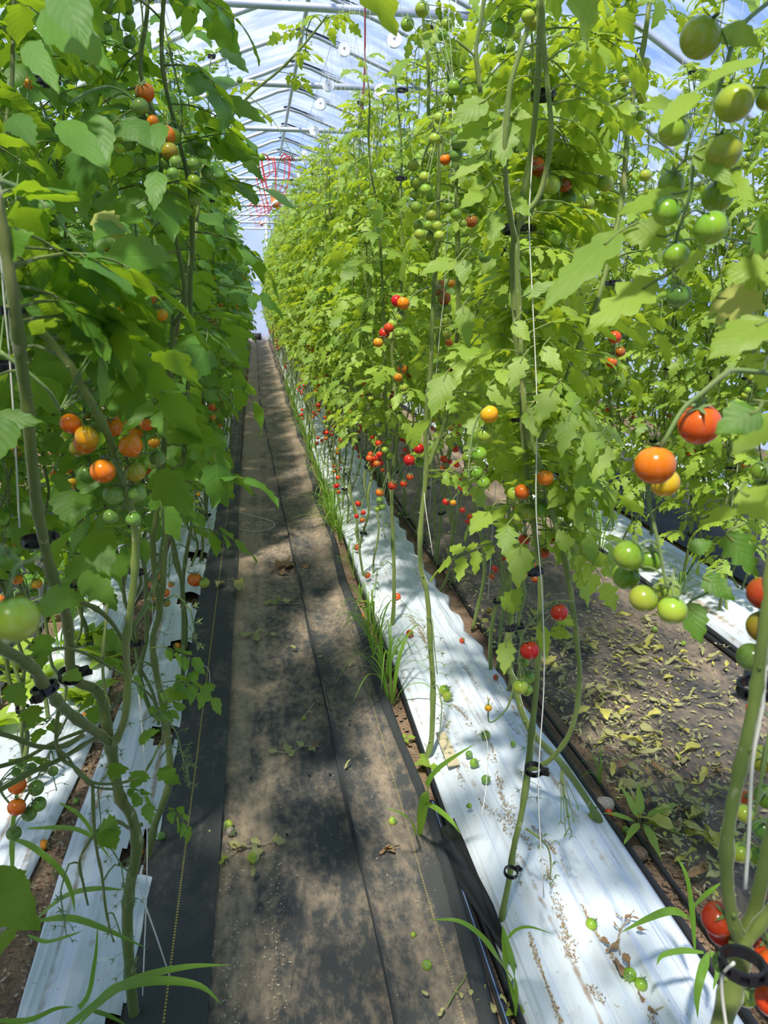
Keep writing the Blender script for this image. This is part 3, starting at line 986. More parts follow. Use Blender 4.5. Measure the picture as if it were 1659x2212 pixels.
for nm, x in (('wall_left', RX - HW - .05), ('wall_right', RX + HW + .05)):
    mb = MB()
    z1 = hoop_z(HW) + .05
    for j in range(11):
        y = -2 + (YEND + 2) * j / 10
        mb.v += [V((x, y, 0)), V((x, y, z1))]
        if j:
            mb.face((2 * j - 2, 2 * j, 2 * j + 1, 2 * j - 1))
    tag(link(nm, mb.mesh(nm, ['poly_film'])), kind='structure')
mb = MB()
pf = hoop_pts()
for p in pf:
    mb.v.append(V((p.x, YEND, p.z)))
mb.face(tuple(range(len(pf))))
wf = tag(link('wall_far', mb.mesh('wall_far', ['end_film'], False)), kind='structure')
mb = MB()
for x in (-1.6, -.62, .52, 1.5):
    tube(mb, [V((x, YEND - .05, 0)), V((x, YEND - .05, hoop_z(x - RX) - .02))], .03, 8)
tube(mb, [V((RX - HW + .1, YEND - .05, 2.15)), V((RX + HW - .1, YEND - .05, 2.15))], .025, 8)
link('end_frame', mb.mesh('end_frame', ['white_frame']), wf)
mb = MB()
box(mb, (-.16, YEND - .12, .0), (.18, YEND - .04, .26))
link('vent', mb.mesh('vent', ['dark_vent']), wf)
mb = MB()
hp = smooth_path(prof, 2)
tube(mb, [V((RX - HW, 0, 0))] + hp + [V((RX + HW, 0, 0))], .026, 8)
HOOP = mb.mesh('hoop', ['galvanised'])
mb = MB()
tube(mb, [V((RX - 1.0, 0, 3.99)), V((RX - .9, 0, 3.99)), V((RX + .95, 0, 3.99)), V((RX + 1.0, 0, 3.99))], .028, 8)
TIE = mb.mesh('cross_tube', ['galvanised'])
mb = MB()  # tapered dark strip paints the shade under doubled film at each apex
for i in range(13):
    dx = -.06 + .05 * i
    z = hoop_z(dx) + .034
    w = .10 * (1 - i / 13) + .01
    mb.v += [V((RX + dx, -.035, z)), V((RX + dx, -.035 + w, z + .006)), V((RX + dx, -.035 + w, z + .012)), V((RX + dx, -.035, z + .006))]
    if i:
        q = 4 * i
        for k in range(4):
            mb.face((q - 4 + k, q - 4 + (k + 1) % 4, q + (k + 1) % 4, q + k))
APEX_SHADE = mb.mesh('apex_shade', ['painted_shade'], False)
mb = MB()
tube(mb, [V((-.95 + RX, 0, 3.94)), V((RX, 0, 3.93)), V((.95 + RX, 0, 3.94))], .030, 8)
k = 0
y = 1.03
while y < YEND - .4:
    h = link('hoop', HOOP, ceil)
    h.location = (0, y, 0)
    t = link('apex_shade', APEX_SHADE, ceil)
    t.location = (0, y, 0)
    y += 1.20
mb = MB()
tube(mb, [V((RX - 1.95, 0, 3.84)), V((RX + 1.95, 0, 3.84))], .033, 10)
for sx in (-1.9, 1.9):
    tube(mb, [V((RX + sx, 0, 3.84)), V((RX + sx * .82, 0, hoop_z(sx * .82) - .01))], .02, 6)
TIE = mb.mesh('cross_tube', ['galvanised'])
for y in [9.43 - 2.4 * 2, 9.43 - 2.4] + [9.43 + 2.4 * i for i in range(9)]:
    t = link('cross_tube', TIE, ceil)
    t.location = (0, y + .04, 0)
mb = MB()
tube(mb, [V((RX, -1.5, RZ - .06)), V((RX, YEND, RZ - .06))], .024, 8)
link('ridge_pole', mb.mesh('ridge_pole', ['galvanised']), ceil)
for wx, lab in ((.78, 'thin steel wire carrying the reels above the sunlit row'), (-.6, 'thin steel wire above the shaded row')):
    polyline_obj('trellis_wire', [(wx, -.5, 3.80), (wx, 10, 3.78), (wx, YEND, 3.80)], .0025, 'galvanised', lab, 'wire', 'overhead trellis wires', 4)

# white string reels hanging from the wire
mb = MB()
def disc(mb, x, r, w, n=20, mi=0):
    b = len(mb.v)
    for xx in (x - w / 2, x + w / 2):
        for rr in (r, r * .28):
            for k in range(n):
                a = 2 * pi * k / n
                mb.v.append(V((rr * cos(a), xx, rr * sin(a))))
    for k in range(n):
        k2 = (k + 1) % n
        A, B_, A2, B2 = b, b + n, b + 2 * n, b + 3 * n
        mb.face((A + k, A + k2, A2 + k2, A2 + k), mi)
        mb.face((A + k2, A + k, B_ + k, B_ + k2), mi)
        mb.face((A2 + k, A2 + k2, B2 + k2, B2 + k), mi)
        mb.face((B_ + k, B_ + k2, B2 + k2, B2 + k), mi)
disc(mb, -.018, .055, .005)
disc(mb, .018, .055, .005)
disc(mb, 0, .03, .034)
REEL = mb.mesh('flanges', ['white_reel'], False)
mb = MB()
tube(mb, smooth_path([V((0, 0, 0)), V((0, 0, .08)), V((0, .012, .12)), V((0, .02, .15)), V((0, .01, .17)), V((0, -.008, .16))], 3), .0022, 5)
HOOK = mb.mesh('hook', ['galvanised'])
reel_y = [(0.87, 7.55, 3.80), (0.80, 8.35, 3.70), (0.76, 8.75, 3.62), (0.79, 10.1, 3.62), (.77, 11.6, 3.6), (.82, 12.2, 3.62), (.8, 13.4, 3.6), (1.15, 6.6, 3.62), (1.2, 7.6, 3.5), (1.1, 8.9, 3.5), (1.05, 10.6, 3.5)]
for i, (x, y, z) in enumerate(reel_y):
    r = empty('string_reel', (x, y, z - .12))
    r.rotation_euler = (0, 0, .25 * sin(i * 2.3))
    link('flanges', REEL, r)
    link('hook', HOOK, r)
    tag(r, 'white plastic string reel hooked on the overhead wire of the sunlit row', 'reel', 'white string reels overhead')

# red cords bundled over a cross tube, with orange fixtures
def cord_bundle(cx, cy_, cz, s, label):
    rng = random.Random(int(cy_ * 10))
    root = empty('cord_bundle', (cx, cy_, cz))
    for k in range(7):
        x0, x1 = rng.uniform(-.42, .1) * s, rng.uniform(-.05, .42) * s
        dz = rng.uniform(.25, .95) * s
        mb = MB()
        tube(mb, smooth_path([V((x0, .0, .03)), V((x0 + .02, -.05, -.25 * dz)), V((x0 * .6 + .04, -.06, -.8 * dz)), V(((x0 + x1) / 2, -.05, -dz)), V((x1 * .8, -.06, -.7 * dz)), V((x1, -.05, -.2 * dz)), V((x1 - .02, 0, .03))], 5), .008 * s, 5)
        link('cord', mb.mesh('cord', ['red_cord']), root)
    mb = MB()
    for k in range(9):
        a = rng.uniform(-.45, .35) * s
        tube(mb, smooth_path([V((a - .06, 0, .0)), V((a, -.045, .05 + rng.uniform(-.02, .03))), V((a + .08, 0, .04)), V((a + .12, .04, -.02))], 4), .011 * s, 5)
    link('wrap', mb.mesh('wrap', ['red_cord']), root)
    mb = MB()
    d = V((.5, -.2, -.8)).normalized()
    p = V((.03, -.08, -.62)) * s
    tube(mb, [p, p + d * .05 * s, p + d * .06 * s, p + d * .15 * s, p + d * .16 * s, p + d * .22 * s], [.03 * s, .045 * s, .06 * s, .07 * s, .045 * s, .03 * s], 10, 0)
    tube(mb, [p + d * .09 * s, p + d * .125 * s], .074 * s, 10, 1)
    link('lamp_plug', mb.mesh('lamp_plug', ['orange_plastic', 'white_reel']), root)
    tag(root, label, 'cord', 'red cord bundles overhead')
cord_bundle(.33, 14.2, 3.82, 1.0, 'tangled red cord with orange plug hanging from the nearer cross tube')
cord_bundle(.2, 21.43, 3.82, 0.6, 'smaller-looking red cord bundle hanging from a far cross tube')
polyline_obj('hanging_cord', [(.79, 5.65, 3.95), (.79, 5.65, 3.42), (.785, 5.66, 3.0), (.76, 5.67, 2.75)], .006, 'maroon_cord', 'dark red cord hanging above the sunlit row', 'cord')

# ------------------------------------------------------------------ hero plants (read off the photograph, built at real distances)
def hero_stem(root, base, pix, r0, r1, matname, n=9, seed=1):
    rng = random.Random(seed)
    P = [(aty(a, b, Y) - base) for (a, b, Y) in pix]
    S = smooth_path(P, 5)
    nr = len(S)
    R = []
    for i in range(nr):
        t = i / (nr - 1)
        r = r0 + (r1 - r0) * t
        R.append(r * (1.28 if i % 9 == 4 else 1.08 if i % 9 in (3, 5) else 1.0) * rng.uniform(.96, 1.05))
    mb = MB()
    tube(mb, S, R, n)
    for i in range(6, nr - 2, 9):           # scars where leaves were cut off
        d = V((rng.uniform(-1, 1), rng.uniform(-1, .3), .35)).normalized()
        tube(mb, [S[i], S[i] + d * R[i] * 1.5], [R[i] * .45, R[i] * .35], 6)
    link('stem', mb.mesh('stem', [matname]), root)
    return S
def hero_truss(root, base, spine, toms, depth, rng, stalk_r=.0024, jit=.02):
    """spine: pixels with depth; toms: (px, py, r_px, colour[, depth])"""
    P = [at(*q) - base for q in spine]
    S = smooth_path(P, 6)
    mb = MB()
    tube(mb, S, [stalk_r * (1.3 - .6 * i / (len(S) - 1)) for i in range(len(S))], 6)
    info = []
    for tm in toms:
        px, py, rp, k = tm[:4]
        d = tm[4] if len(tm) > 4 else depth + rng.uniform(-jit, jit)
        c = at(px, py, d) - base
        r = rp / F * d
        ax = V((rng.uniform(-.35, .35), rng.uniform(-.5, .1), 1)).normalized()
        s = min(S, key=lambda q: (q - c).length + (0.3 * r if q.z < c.z else 0))
        ax = (ax + (s - c).normalized() * .7).normalized()
        e = c + ax * r * .88
        mid = (s + e) / 2 + V((0, 0, .006))
        tube(mb, smooth_path([s, mid, e], 3), .0013, 5, 0, False)
        sepals(mb, e + ax * .001, ax, r * .95, rng, 0, 5, .12)
        info.append((c, r, k, ax))
    t = link('fruit_truss', mb.mesh('truss_stalk', ['truss_stalk', 'petal']), root)
    for c, r, k, ax in info:
        x, y, z = axes(ax.orthogonal(), ax)
        link('tomato', TOM[k], t, mtx(c, x, y, z, r))
    return t
def hero_leaf(root, base, b_, t_, wpx, matname, rng, lob=.16, tilt=0.0, stalk=None, droop=.25):
    """single big leaflet between two (px, py, depth) points"""
    p0, p1 = at(*b_) - base, at(*t_) - base
    X = (p1 - p0)
    L = X.length * 1.04
    X.normalize()
    tocam = (CAM - base - (p0 + p1) / 2).normalized()
    nrm = (tocam * .8 + V((-.1, -.1, .55))).normalized()
    Y = nrm.cross(X).normalized()
    Z = X.cross(Y)
    Y2 = Y * cos(tilt) + Z * sin(tilt)
    Z2 = Z * cos(tilt) - Y * sin(tilt)
    mb = MB()
    leaflet(mb, p0, X, Y2, Z2, L, wpx / F * b_[2] * 1.1, rng, 13, 3, lob, 0, .25, droop, .10)
    if stalk:
        tube(mb, smooth_path([at(*q) - base for q in stalk] + [p0, p0 + X * L * .2], 4), .0016, 5, 1, False)
    return link('leaf', mb.mesh('leaf', [matname, 'stem']), root)
HR = random.Random(77)
rng_leaf = random.Random(78)

# --- front plant of the shaded row (A0)
A0 = gnd(288, 2205)
a0 = empty('tomato_plant', A0)
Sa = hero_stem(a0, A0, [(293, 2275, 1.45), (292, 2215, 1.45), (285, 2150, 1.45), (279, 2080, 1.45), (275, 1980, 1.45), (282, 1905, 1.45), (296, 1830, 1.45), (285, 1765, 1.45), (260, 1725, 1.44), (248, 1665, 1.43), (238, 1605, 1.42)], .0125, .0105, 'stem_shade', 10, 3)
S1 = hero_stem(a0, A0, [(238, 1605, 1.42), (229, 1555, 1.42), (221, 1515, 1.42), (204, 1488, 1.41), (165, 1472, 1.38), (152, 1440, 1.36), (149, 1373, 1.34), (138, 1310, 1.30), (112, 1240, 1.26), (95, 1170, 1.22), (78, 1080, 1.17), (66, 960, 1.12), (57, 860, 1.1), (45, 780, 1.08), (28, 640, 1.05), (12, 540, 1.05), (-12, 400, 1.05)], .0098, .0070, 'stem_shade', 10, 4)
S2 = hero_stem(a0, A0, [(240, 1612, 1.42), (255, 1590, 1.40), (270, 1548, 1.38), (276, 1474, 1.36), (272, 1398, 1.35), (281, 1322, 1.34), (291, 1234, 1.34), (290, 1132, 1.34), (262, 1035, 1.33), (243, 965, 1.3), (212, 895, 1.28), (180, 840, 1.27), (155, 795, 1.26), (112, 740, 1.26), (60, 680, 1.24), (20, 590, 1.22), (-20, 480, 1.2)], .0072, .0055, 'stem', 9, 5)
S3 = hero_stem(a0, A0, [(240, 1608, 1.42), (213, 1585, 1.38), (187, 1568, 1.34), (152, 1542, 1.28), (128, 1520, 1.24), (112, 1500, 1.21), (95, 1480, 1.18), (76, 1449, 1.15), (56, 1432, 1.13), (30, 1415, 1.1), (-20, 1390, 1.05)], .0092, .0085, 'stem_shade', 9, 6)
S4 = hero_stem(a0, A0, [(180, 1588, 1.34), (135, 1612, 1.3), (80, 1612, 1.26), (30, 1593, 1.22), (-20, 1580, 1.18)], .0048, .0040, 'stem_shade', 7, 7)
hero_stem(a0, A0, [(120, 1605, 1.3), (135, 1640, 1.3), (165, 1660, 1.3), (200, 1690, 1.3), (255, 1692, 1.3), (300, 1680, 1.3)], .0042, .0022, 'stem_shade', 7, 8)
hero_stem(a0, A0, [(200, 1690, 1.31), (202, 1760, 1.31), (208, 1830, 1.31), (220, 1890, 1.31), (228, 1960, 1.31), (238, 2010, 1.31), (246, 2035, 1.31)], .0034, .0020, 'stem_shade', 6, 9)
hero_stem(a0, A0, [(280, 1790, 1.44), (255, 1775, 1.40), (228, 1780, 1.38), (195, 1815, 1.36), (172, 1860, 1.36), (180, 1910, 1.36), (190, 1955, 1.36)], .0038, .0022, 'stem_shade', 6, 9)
for k, (pix, r0) in enumerate((
        ([(-15, 1715, 1.25), (60, 1672, 1.27), (130, 1640, 1.3), (200, 1598, 1.36), (232, 1590, 1.42)], .0050),
        ([(-15, 1660, 1.3), (50, 1640, 1.34), (120, 1602, 1.4), (205, 1570, 1.46)], .0042),
        ([(128, 1525, 1.26), (122, 1570, 1.26), (124, 1612, 1.27), (150, 1640, 1.3)], .0036),
        ([(150, 1640, 1.3), (170, 1672, 1.33), (205, 1700, 1.36), (250, 1705, 1.4)], .0030),
        ([(276, 1480, 1.38), (262, 1500, 1.4), (240, 1530, 1.45), (228, 1500, 1.5), (222, 1430, 1.55), (230, 1330, 1.6), (240, 1200, 1.65)], .0042),
        ([(300, 1690, 1.5), (330, 1640, 1.6), (350, 1600, 1.65), (372, 1590, 1.7)], .0030),
        ([(285, 1360, 1.4), (320, 1300, 1.5), (340, 1240, 1.6), (352, 1160, 1.65), (350, 1080, 1.7)], .0046),
        ([(75, 1420, 1.2), (130, 1400, 1.3), (180, 1410, 1.35), (235, 1440, 1.4), (300, 1480, 1.5)], .0032),
        ([(300, 1480, 1.5), (330, 1510, 1.55), (350, 1560, 1.6), (352, 1610, 1.65)], .0028),
        ([(150, 1540, 1.35), (110, 1620, 1.5), (70, 1700, 1.65), (20, 1790, 1.75)], .0026),
        ([(175, 1300, 1.35), (215, 1320, 1.38), (245, 1350, 1.4), (275, 1400, 1.4)], .0050))):
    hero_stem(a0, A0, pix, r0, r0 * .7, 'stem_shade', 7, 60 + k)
for (px, py, az) in ((330, 1560, -.6), (345, 1640, .4), (120, 1650, 2.2), (235, 1535, -1.2), (300, 1500, .8)):
    put_truss(a0, at(px, py, 1.6) - A0, az, 'picked', HR, False, .7)
for (px, py, d, az) in ((300, 1560, 1.6, .3), (335, 1480, 1.7, 0.0), (220, 1500, 1.6, 2.0), (140, 1660, 1.5, 2.8), (260, 1700, 1.6, -.5), (330, 1750, 1.7, .2), (100, 1560, 1.5, 1.5), (205, 1420, 1.6, .9), (320, 1400, 1.7, .4), (375, 1480, 1.9, -.2)):
    put_leaf(a0, at(px, py, d) - A0, az, rng_leaf.uniform(-.5, .3), rng_leaf.uniform(.32, .5), 'shade', rng_leaf)
for (px, py, az) in ((208, 1835, -.4), (222, 1905, .6), (174, 1865, -2.2), (232, 1975, -.9), (258, 1700, 2.6)):
    put_truss(a0, at(px, py, 1.56) - A0, az, 'picked', HR, False, .75)
hero_truss(a0, A0, [(190, 840, 1.33), (215, 900, 1.3), (235, 950, 1.28), (250, 1005, 1.27), (265, 1040, 1.27), (268, 1100, 1.27)],
           [(153, 915, 23, 'orange'), (188, 944, 26, 'amber', 1.24), (184, 957, 25, 'orange', 1.28), (170, 968, 20, 'olive', 1.32), (243, 922, 22, 'orange', 1.33), (282, 963, 26, 'orange', 1.24), (222, 1018, 27, 'orange', 1.22), (188, 1022, 19, 'jade', 1.3), (293, 1020, 22, 'olive', 1.25), (340, 990, 18, 'jade', 1.3), (245, 1068, 23, 'jade'), (296, 1065, 21, 'jade'), (240, 1116, 17, 'jade'), (288, 1121, 17, 'jade'), (240, 765, 17, 'jade', 1.35), (262, 905, 14, 'orange', 1.5)], 1.26, HR)
hero_truss(a0, A0, [(150, 222, 1.5), (195, 197, 1.55), (240, 188, 1.6), (290, 215, 1.62), (320, 262, 1.62), (345, 300, 1.62), (362, 345, 1.62)],
           [(313, 200, 21, 'orange'), (303, 230, 18, 'jade'), (330, 262, 13, 'orange'), (357, 293, 22, 'orange'), (265, 278, 16, 'jade'), (294, 280, 17, 'jade'), (256, 295, 13, 'lime'), (278, 310, 16, 'jade'), (258, 320, 12, 'lime'), (302, 345, 15, 'jade'), (322, 290, 16, 'jade'), (320, 318, 16, 'jade'), (366, 327, 19, 'olive'), (360, 352, 14, 'jade'), (379, 350, 14, 'jade'), (373, 374, 13, 'jade')], 1.62, HR)
hero_truss(a0, A0, [(0, 388, 1.25), (70, 418, 1.2), (120, 470, 1.17), (145, 500, 1.15), (170, 530, 1.14), (195, 562, 1.14)], [(40, 380, 15, 'orange', 1.6), (8, 382, 12, 'orange', 1.6), (52, 372, 12, 'orange', 1.62), (20, 438, 11, 'lime', 1.5), (18, 455, 9, 'lime', 1.5), (102, 448, 18, 'jade', 1.4)], 1.3, HR, .0030)
hero_truss(a0, A0, [(0, 760, 1.05), (55, 800, 1.06), (105, 845, 1.08), (130, 885, 1.12)], [(225, 805, 14, 'orange', 1.6), (262, 660, 18, 'amber', 1.3), (258, 790, 14, 'brick', 1.62), (312, 815, 20, 'olive', 1.55), (300, 805, 18, 'orange', 1.6), (255, 715, 20, 'green', 1.3), (62, 180, 12, 'orange', 1.7)], 1.3, HR, .0026)
hero_truss(a0, A0, [(0, 1688, 1.62), (5, 1715, 1.62), (30, 1745, 1.62), (50, 1760, 1.62)], [(37, 1697, 19, 'orange', 1.60), (36, 1743, 19, 'orange', 1.60), (78, 1702, 17, 'jade', 1.62), (84, 1737, 16, 'jade', 1.64), (63, 1758, 16, 'jade', 1.63), (68, 1658, 11, 'jade', 1.7), (35, 1668, 10, 'green', 1.7), (95, 1658, 10, 'jade', 1.72), (115, 1666, 11, 'jade', 1.72), (45, 1650, 9, 'green', 1.74), (30, 1800, 16, 'jade', 1.66)], 1.62, HR)
hero_truss(a0, A0, [(-30, 1170, .46), (10, 1190, .46), (50, 1215, .45), (90, 1200, .46)], [(30, 1338, 53, 'lime', .43), (-2, 1210, 12, 'jade', .45)], .43, HR, .0014)
for (p, r, az) in ((at(24, 670, 1.12), .021, 2.0), (at(78, 1168, 1.24), .023, 1.0), (at(152, 1458, 1.42), .022, .5), (at(97, 1488, 1.24), .022, 4.6), (at(15, 790, 1.12), .022, 2.4), (at(142, 278, 1.45), .022, 1.2), (at(105, 172, 1.4), .022, 2.0), (at(200, 598, 1.55), .018, 0.2), (at(295, 1235, 1.5), .015, 1.9)):
    put_clip(a0, p - A0, None, r, az)
LS = [((215, 560, 1.15), (362, 540, 1.05), 110, .10, 0), ((180, 675, 1.1), (98, 560, 1.05), 75, .16, .3), ((165, 690, 1.1), (38, 645, 1.05), 62, .16, -.2), ((185, 690, 1.12), (195, 765, 1.05), 105, .12, 0), ((195, 680, 1.12), (300, 712, 1.02), 48, .1, .4), ((240, 640, 1.15), (358, 600, 1.08), 85, .16, 0),
      ((0, 545, .95), (62, 500, .92), 65, .1, .2), ((100, 480, 1.2), (85, 430, 1.1), 50, .1, 0), ((280, 815, 1.3), (238, 880, 1.22), 78, .08, 0), ((352, 905, 1.4), (470, 950, 1.3), 70, .1, .2), ((335, 1020, 1.45), (418, 1110, 1.38), 75, .2, 0), ((200, 1145, 1.4), (235, 1240, 1.35), 75, .08, 0), ((180, 1235, 1.4), (240, 1300, 1.32), 62, .08, .2), ((160, 1060, 1.35), (150, 1130, 1.3), 88, .08, 0), ((215, 1050, 1.3), (165, 1010, 1.3), 70, .08, 0),
      ((85, 1300, 1.2), (172, 1290, 1.15), 70, .08, 0), ((0, 900, 1.0), (-30, 1010, .95), 90, .08, 0), ((-20, 905, 1.0), (90, 905, 1.0), 50, .08, 0), ((95, 20, 1.0), (205, 105, .85), 92, .08, .3), ((130, -30, .9), (180, 80, .85), 90, .05, 0), ((25, 250, 1.1), (72, 300, 1.05), 60, .08, 0), ((60, 90, 1.0), (120, 180, .95), 60, .08, 0), ((130, 260, 1.2), (224, 345, 1.1), 60, .08, 0), ((345, 265, 1.5), (342, 318, 1.45), 38, .1, 0), ((340, 370, 1.5), (330, 445, 1.45), 46, .1, 0), ((205, 250, 1.4), (232, 345, 1.35), 60, .08, 0), ((480, 100, 2.0), (530, 140, 1.9), 34, .2, 0), ((478, 212, 2.1), (566, 250, 2.0), 42, .1, .1), ((465, 310, 1.9), (546, 330, 1.8), 60, .14, .2), ((432, 275, 1.9), (455, 245, 1.9), 45, .1, 0), ((410, 300, 1.8), (450, 345, 1.7), 48, .1, 0), ((490, 165, 2.1), (465, 195, 2.0), 50, .1, 0), ((440, 40, 1.9), (500, 75, 1.9), 40, .2, 0), ((520, 330, 2.1), (560, 382, 2.0), 26, .15, .5), ((265, 480, 1.3), (205, 500, 1.2), 60, .2, 0),
      ((95, 1370, 1.3), (82, 1440, 1.2), 45, .25, 0), ((65, 1525, 1.25), (70, 1565, 1.2), 48, .2, 0), ((20, 1480, 1.2), (50, 1520, 1.15), 45, .2, 0), ((140, 1455, 1.3), (172, 1460, 1.25), 36, .12, 0), ((-50, 1900, 1.15), (82, 2000, 1.1), 115, .06, 0), ((30, 1880, 1.45), (45, 1925, 1.4), 36, .2, 0), ((10, 2010, 1.3), (-5, 2050, 1.2), 50, .1, 0), ((262, 1650, 1.5), (240, 1680, 1.45), 42, .15, 0), ((310, 1665, 1.55), (285, 1700, 1.5), 40, .2, 0), ((345, 1660, 1.6), (385, 1690, 1.55), 36, .2, 0), ((255, 1780, 1.5), (205, 1800, 1.5), 50, .2, 0), ((230, 1790, 1.5), (245, 1830, 1.45), 50, .1, 0), ((300, 1600, 1.55), (335, 1575, 1.5), 30, .2, 0), ((345, 1500, 1.7), (420, 1500, 1.7), 32, .2, 0)]
for (b_, t_, w, lob, tl) in LS:
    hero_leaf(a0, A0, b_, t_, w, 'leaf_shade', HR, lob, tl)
hero_leaf(a0, A0, (205, 462, 1.3), (268, 510, 1.25), 55, 'leaf_pale', HR, .2, .2)
rng = random.Random(31)
for S in (S1, S2):
    for i in range(24):
        p = S[int(len(S) * (.45 + .55 * i / 24))]
        aa = rng.uniform(.6, 2.6)
        if p.z < 1.5 or blocks(p + A0, V((cos(aa), sin(aa), -.1))):
            continue
        put_leaf(a0, p, aa, rng.uniform(-.3, .4), rng.uniform(.7, 1.0), 'shade', rng)
for i in range(46):                        # the crown that hangs over the path side, above the eye line
    p = V((rng.uniform(-.30, .0), rng.uniform(-.1, .7), rng.uniform(1.75, 2.9)))
    aa = rng.uniform(-1.0, 2.4)
    if blocks(p + A0, V((cos(aa), sin(aa), -.1))):
        continue
    put_leaf(a0, p, aa, rng.uniform(-.2, .5), rng.uniform(.6, .95), 'shade', rng)
link('stem', stem_mesh([[V((-.3, 0, 1.6)), V((-.25, .15, 2.0)), V((-.2, .3, 2.5)), V((-.2, .35, 2.95))], [V((-.2, .1, 1.5)), V((-.1, .3, 2.0)), V((-.08, .45, 2.6))]], [(.006, .003), (.006, .003)], 'stem_shade'), a0)
tag(a0, 'big tomato plant with forked crooked stem and orange cluster, nearest in the shaded row', 'tomato plant', 'tomato plants of the shaded row')

# a long shoot of the shaded row that leans across the path, with flowers
s0 = at(480, 275, 3.0)
sh = empty('leaning_shoot', V((-.37, 3.0, 0)))
SB = V((-.37, 3.0, 0))
Sx = hero_stem(sh, SB, [(425, 480, 3.0), (440, 360, 3.0), (487, 269, 3.0), (540, 205, 3.0), (600, 155, 3.0), (645, 110, 3.0), (690, 55, 3.0), (706, 33, 3.0)], .006, .003, 'stem', 7, 12)
link('stem', stem_mesh([[V((0, 0, 0)), V((.03, 0, .5)), V((-.02, 0, 1.0)), Sx[0]]], [(.009, .006)], 'stem_shade'), sh)
for q, az in ((12, 0.2), (18, 2.5), (22, -.8), (26, 1.4), (30, -.4), (33, .6), (34, 2.2), (35, 1.2), (20, .5), (28, 3.0)):
    if q < len(Sx):
        put_leaf(sh, Sx[q], az, rng.uniform(-.1, .6), .5, 'sun', rng)
put_truss(sh, Sx[31], 2.2, 'flower', rng)
hero_truss(sh, SB, [(500, 190, 3.0), (540, 210, 3.0), (590, 260, 3.0), (640, 350, 3.0)], [(518, 173, 7, 'green', 3.0), (565, 340, 8, 'green', 3.0)], 3.0, HR, .002)
tag(sh, 'long tomato shoot with yellow flowers leaning from the shaded row across the sky', 'tomato plant', 'tomato plants of the shaded row')

# --- plant at the right-hand edge, close to the lens (C0)
C0 = V((.50, .66, 0))
c0 = empty('tomato_plant', C0)
hero_stem(c0, C0, [(1500, 2500, .62), (1540, 2300, .62), (1562, 2200, .62), (1585, 2120, .62), (1600, 2070, .62), (1598, 2030, .62)], .0120, .0118, 'stem', 12, 21)
hero_stem(c0, C0, [(1598, 2040, .62), (1582, 1985, .62), (1570, 1900, .625), (1572, 1800, .63), (1590, 1700, .64), (1612, 1600, .65), (1632, 1500, .66), (1645, 1400, .67), (1665, 1250, .68), (1690, 1000, .7), (1700, 700, .74), (1690, 400, .78), (1680, 100, .8), (1680, -150, .82)], .0070, .0055, 'stem', 11, 22)
hero_stem(c0, C0, [(1600, 2040, .62), (1625, 1985, .63), (1650, 1880, .64), (1668, 1800, .65), (1700, 1650, .66)], .0082, .0070, 'stem', 11, 23)
hero_stem(c0, C0, [(1602, 2050, .61), (1650, 1985, .61), (1690, 1930, .61)], .0065, .006, 'stem', 9, 24)
for (p, r, az) in ((at(1604, 2085, .80), .0235, -.7), (at(1632, 1488, .86), .0205, 1.2)):
    put_clip(c0, p - C0, None, r, az)
RR = random.Random(9)
hero_truss(c0, C0, [(1680, 808, .9), (1590, 800, .87), (1560, 812, .85), (1515, 850, .84), (1475, 885, .84), (1440, 945, .84), (1415, 1000, .86), (1400, 1070, .86), (1412, 1130, .86), (1425, 1190, .86), (1440, 1270, .86)],
           [(1511, 916, 46, 'red', .86), (1415, 1005, 44, 'orange', .83), (1436, 1042, 32, 'amber', .90), (1358, 1200, 34, 'green', .85), (1403, 1208, 29, 'green', .90), (1352, 1245, 30, 'green', .89), (1390, 1293, 31, 'lime', .85), (1441, 1275, 29, 'lime', .89), (1452, 1318, 32, 'lime', .84)], .86, RR, .0026)
hero_truss(c0, C0, [(1680, -10, .95), (1600, 60, .9), (1560, 170, .87), (1530, 260, .86), (1500, 340, .86), (1490, 420, .87), (1460, 520, .9), (1455, 600, .9)],
           [(1513, 82, 44, 'lime', .88), (1586, 222, 41, 'lime', .84), (1563, 328, 39, 'lime', .84), (1455, 282, 33, 'lime', .90), (1440, 457, 31, 'green', .88), (1535, 492, 37, 'green', .86), (1550, 425, 34, 'green', .92), (1460, 552, 28, 'green', .9), (1466, 638, 26, 'jade', .92), (1450, 395, 28, 'lime', .95), (1660, 212, 26, 'lime', .84), (1640, 545, 22, 'lime', 1.0)], .88, RR, .0024)
hero_truss(c0, C0, [(1690, 1150, .84), (1672, 1230, .84), (1662, 1320, .84), (1650, 1400, .84), (1640, 1450, .85)],
           [(1652, 1282, 38, 'brick', .82), (1650, 1355, 37, 'olive', .83), (1625, 1420, 33, 'jade', .83), (1645, 1018, 22, 'green', 1.1), (1652, 1050, 22, 'green', 1.12)], .83, RR, .0022)
hero_truss(c0, C0, [(1612, 2020, .84), (1640, 2000, .86), (1668, 2060, .86), (1668, 2150, .86)],
           [(1552, 1985, 36, 'red', .86), (1562, 2010, 34, 'red', .90), (1632, 2045, 32, 'red', .88), (1668, 2085, 32, 'red', .84), (1668, 2160, 36, 'red', .82), (1592, 2138, 26, 'lime', .90), (1560, 2080, 22, 'jade', .92), (1612, 2150, 24, 'lime', .92)], .87, RR)
hero_truss(c0, C0, [(1668, 1560, .95), (1650, 1650, .95), (1632, 1750, .95), (1610, 1800, .95)],
           [(1608, 1757, 20, 'lime'), (1600, 1842, 22, 'lime'), (1646, 1640, 30, 'olive', .98), (1612, 1724, 15, 'red', 1.05), (1650, 1790, 24, 'jade', 1.0), (1640, 1850, 22, 'green', 1.0), (1625, 1530, 14, 'red', 1.05), (1655, 1720, 26, 'green', 1.0)], .95, RR)
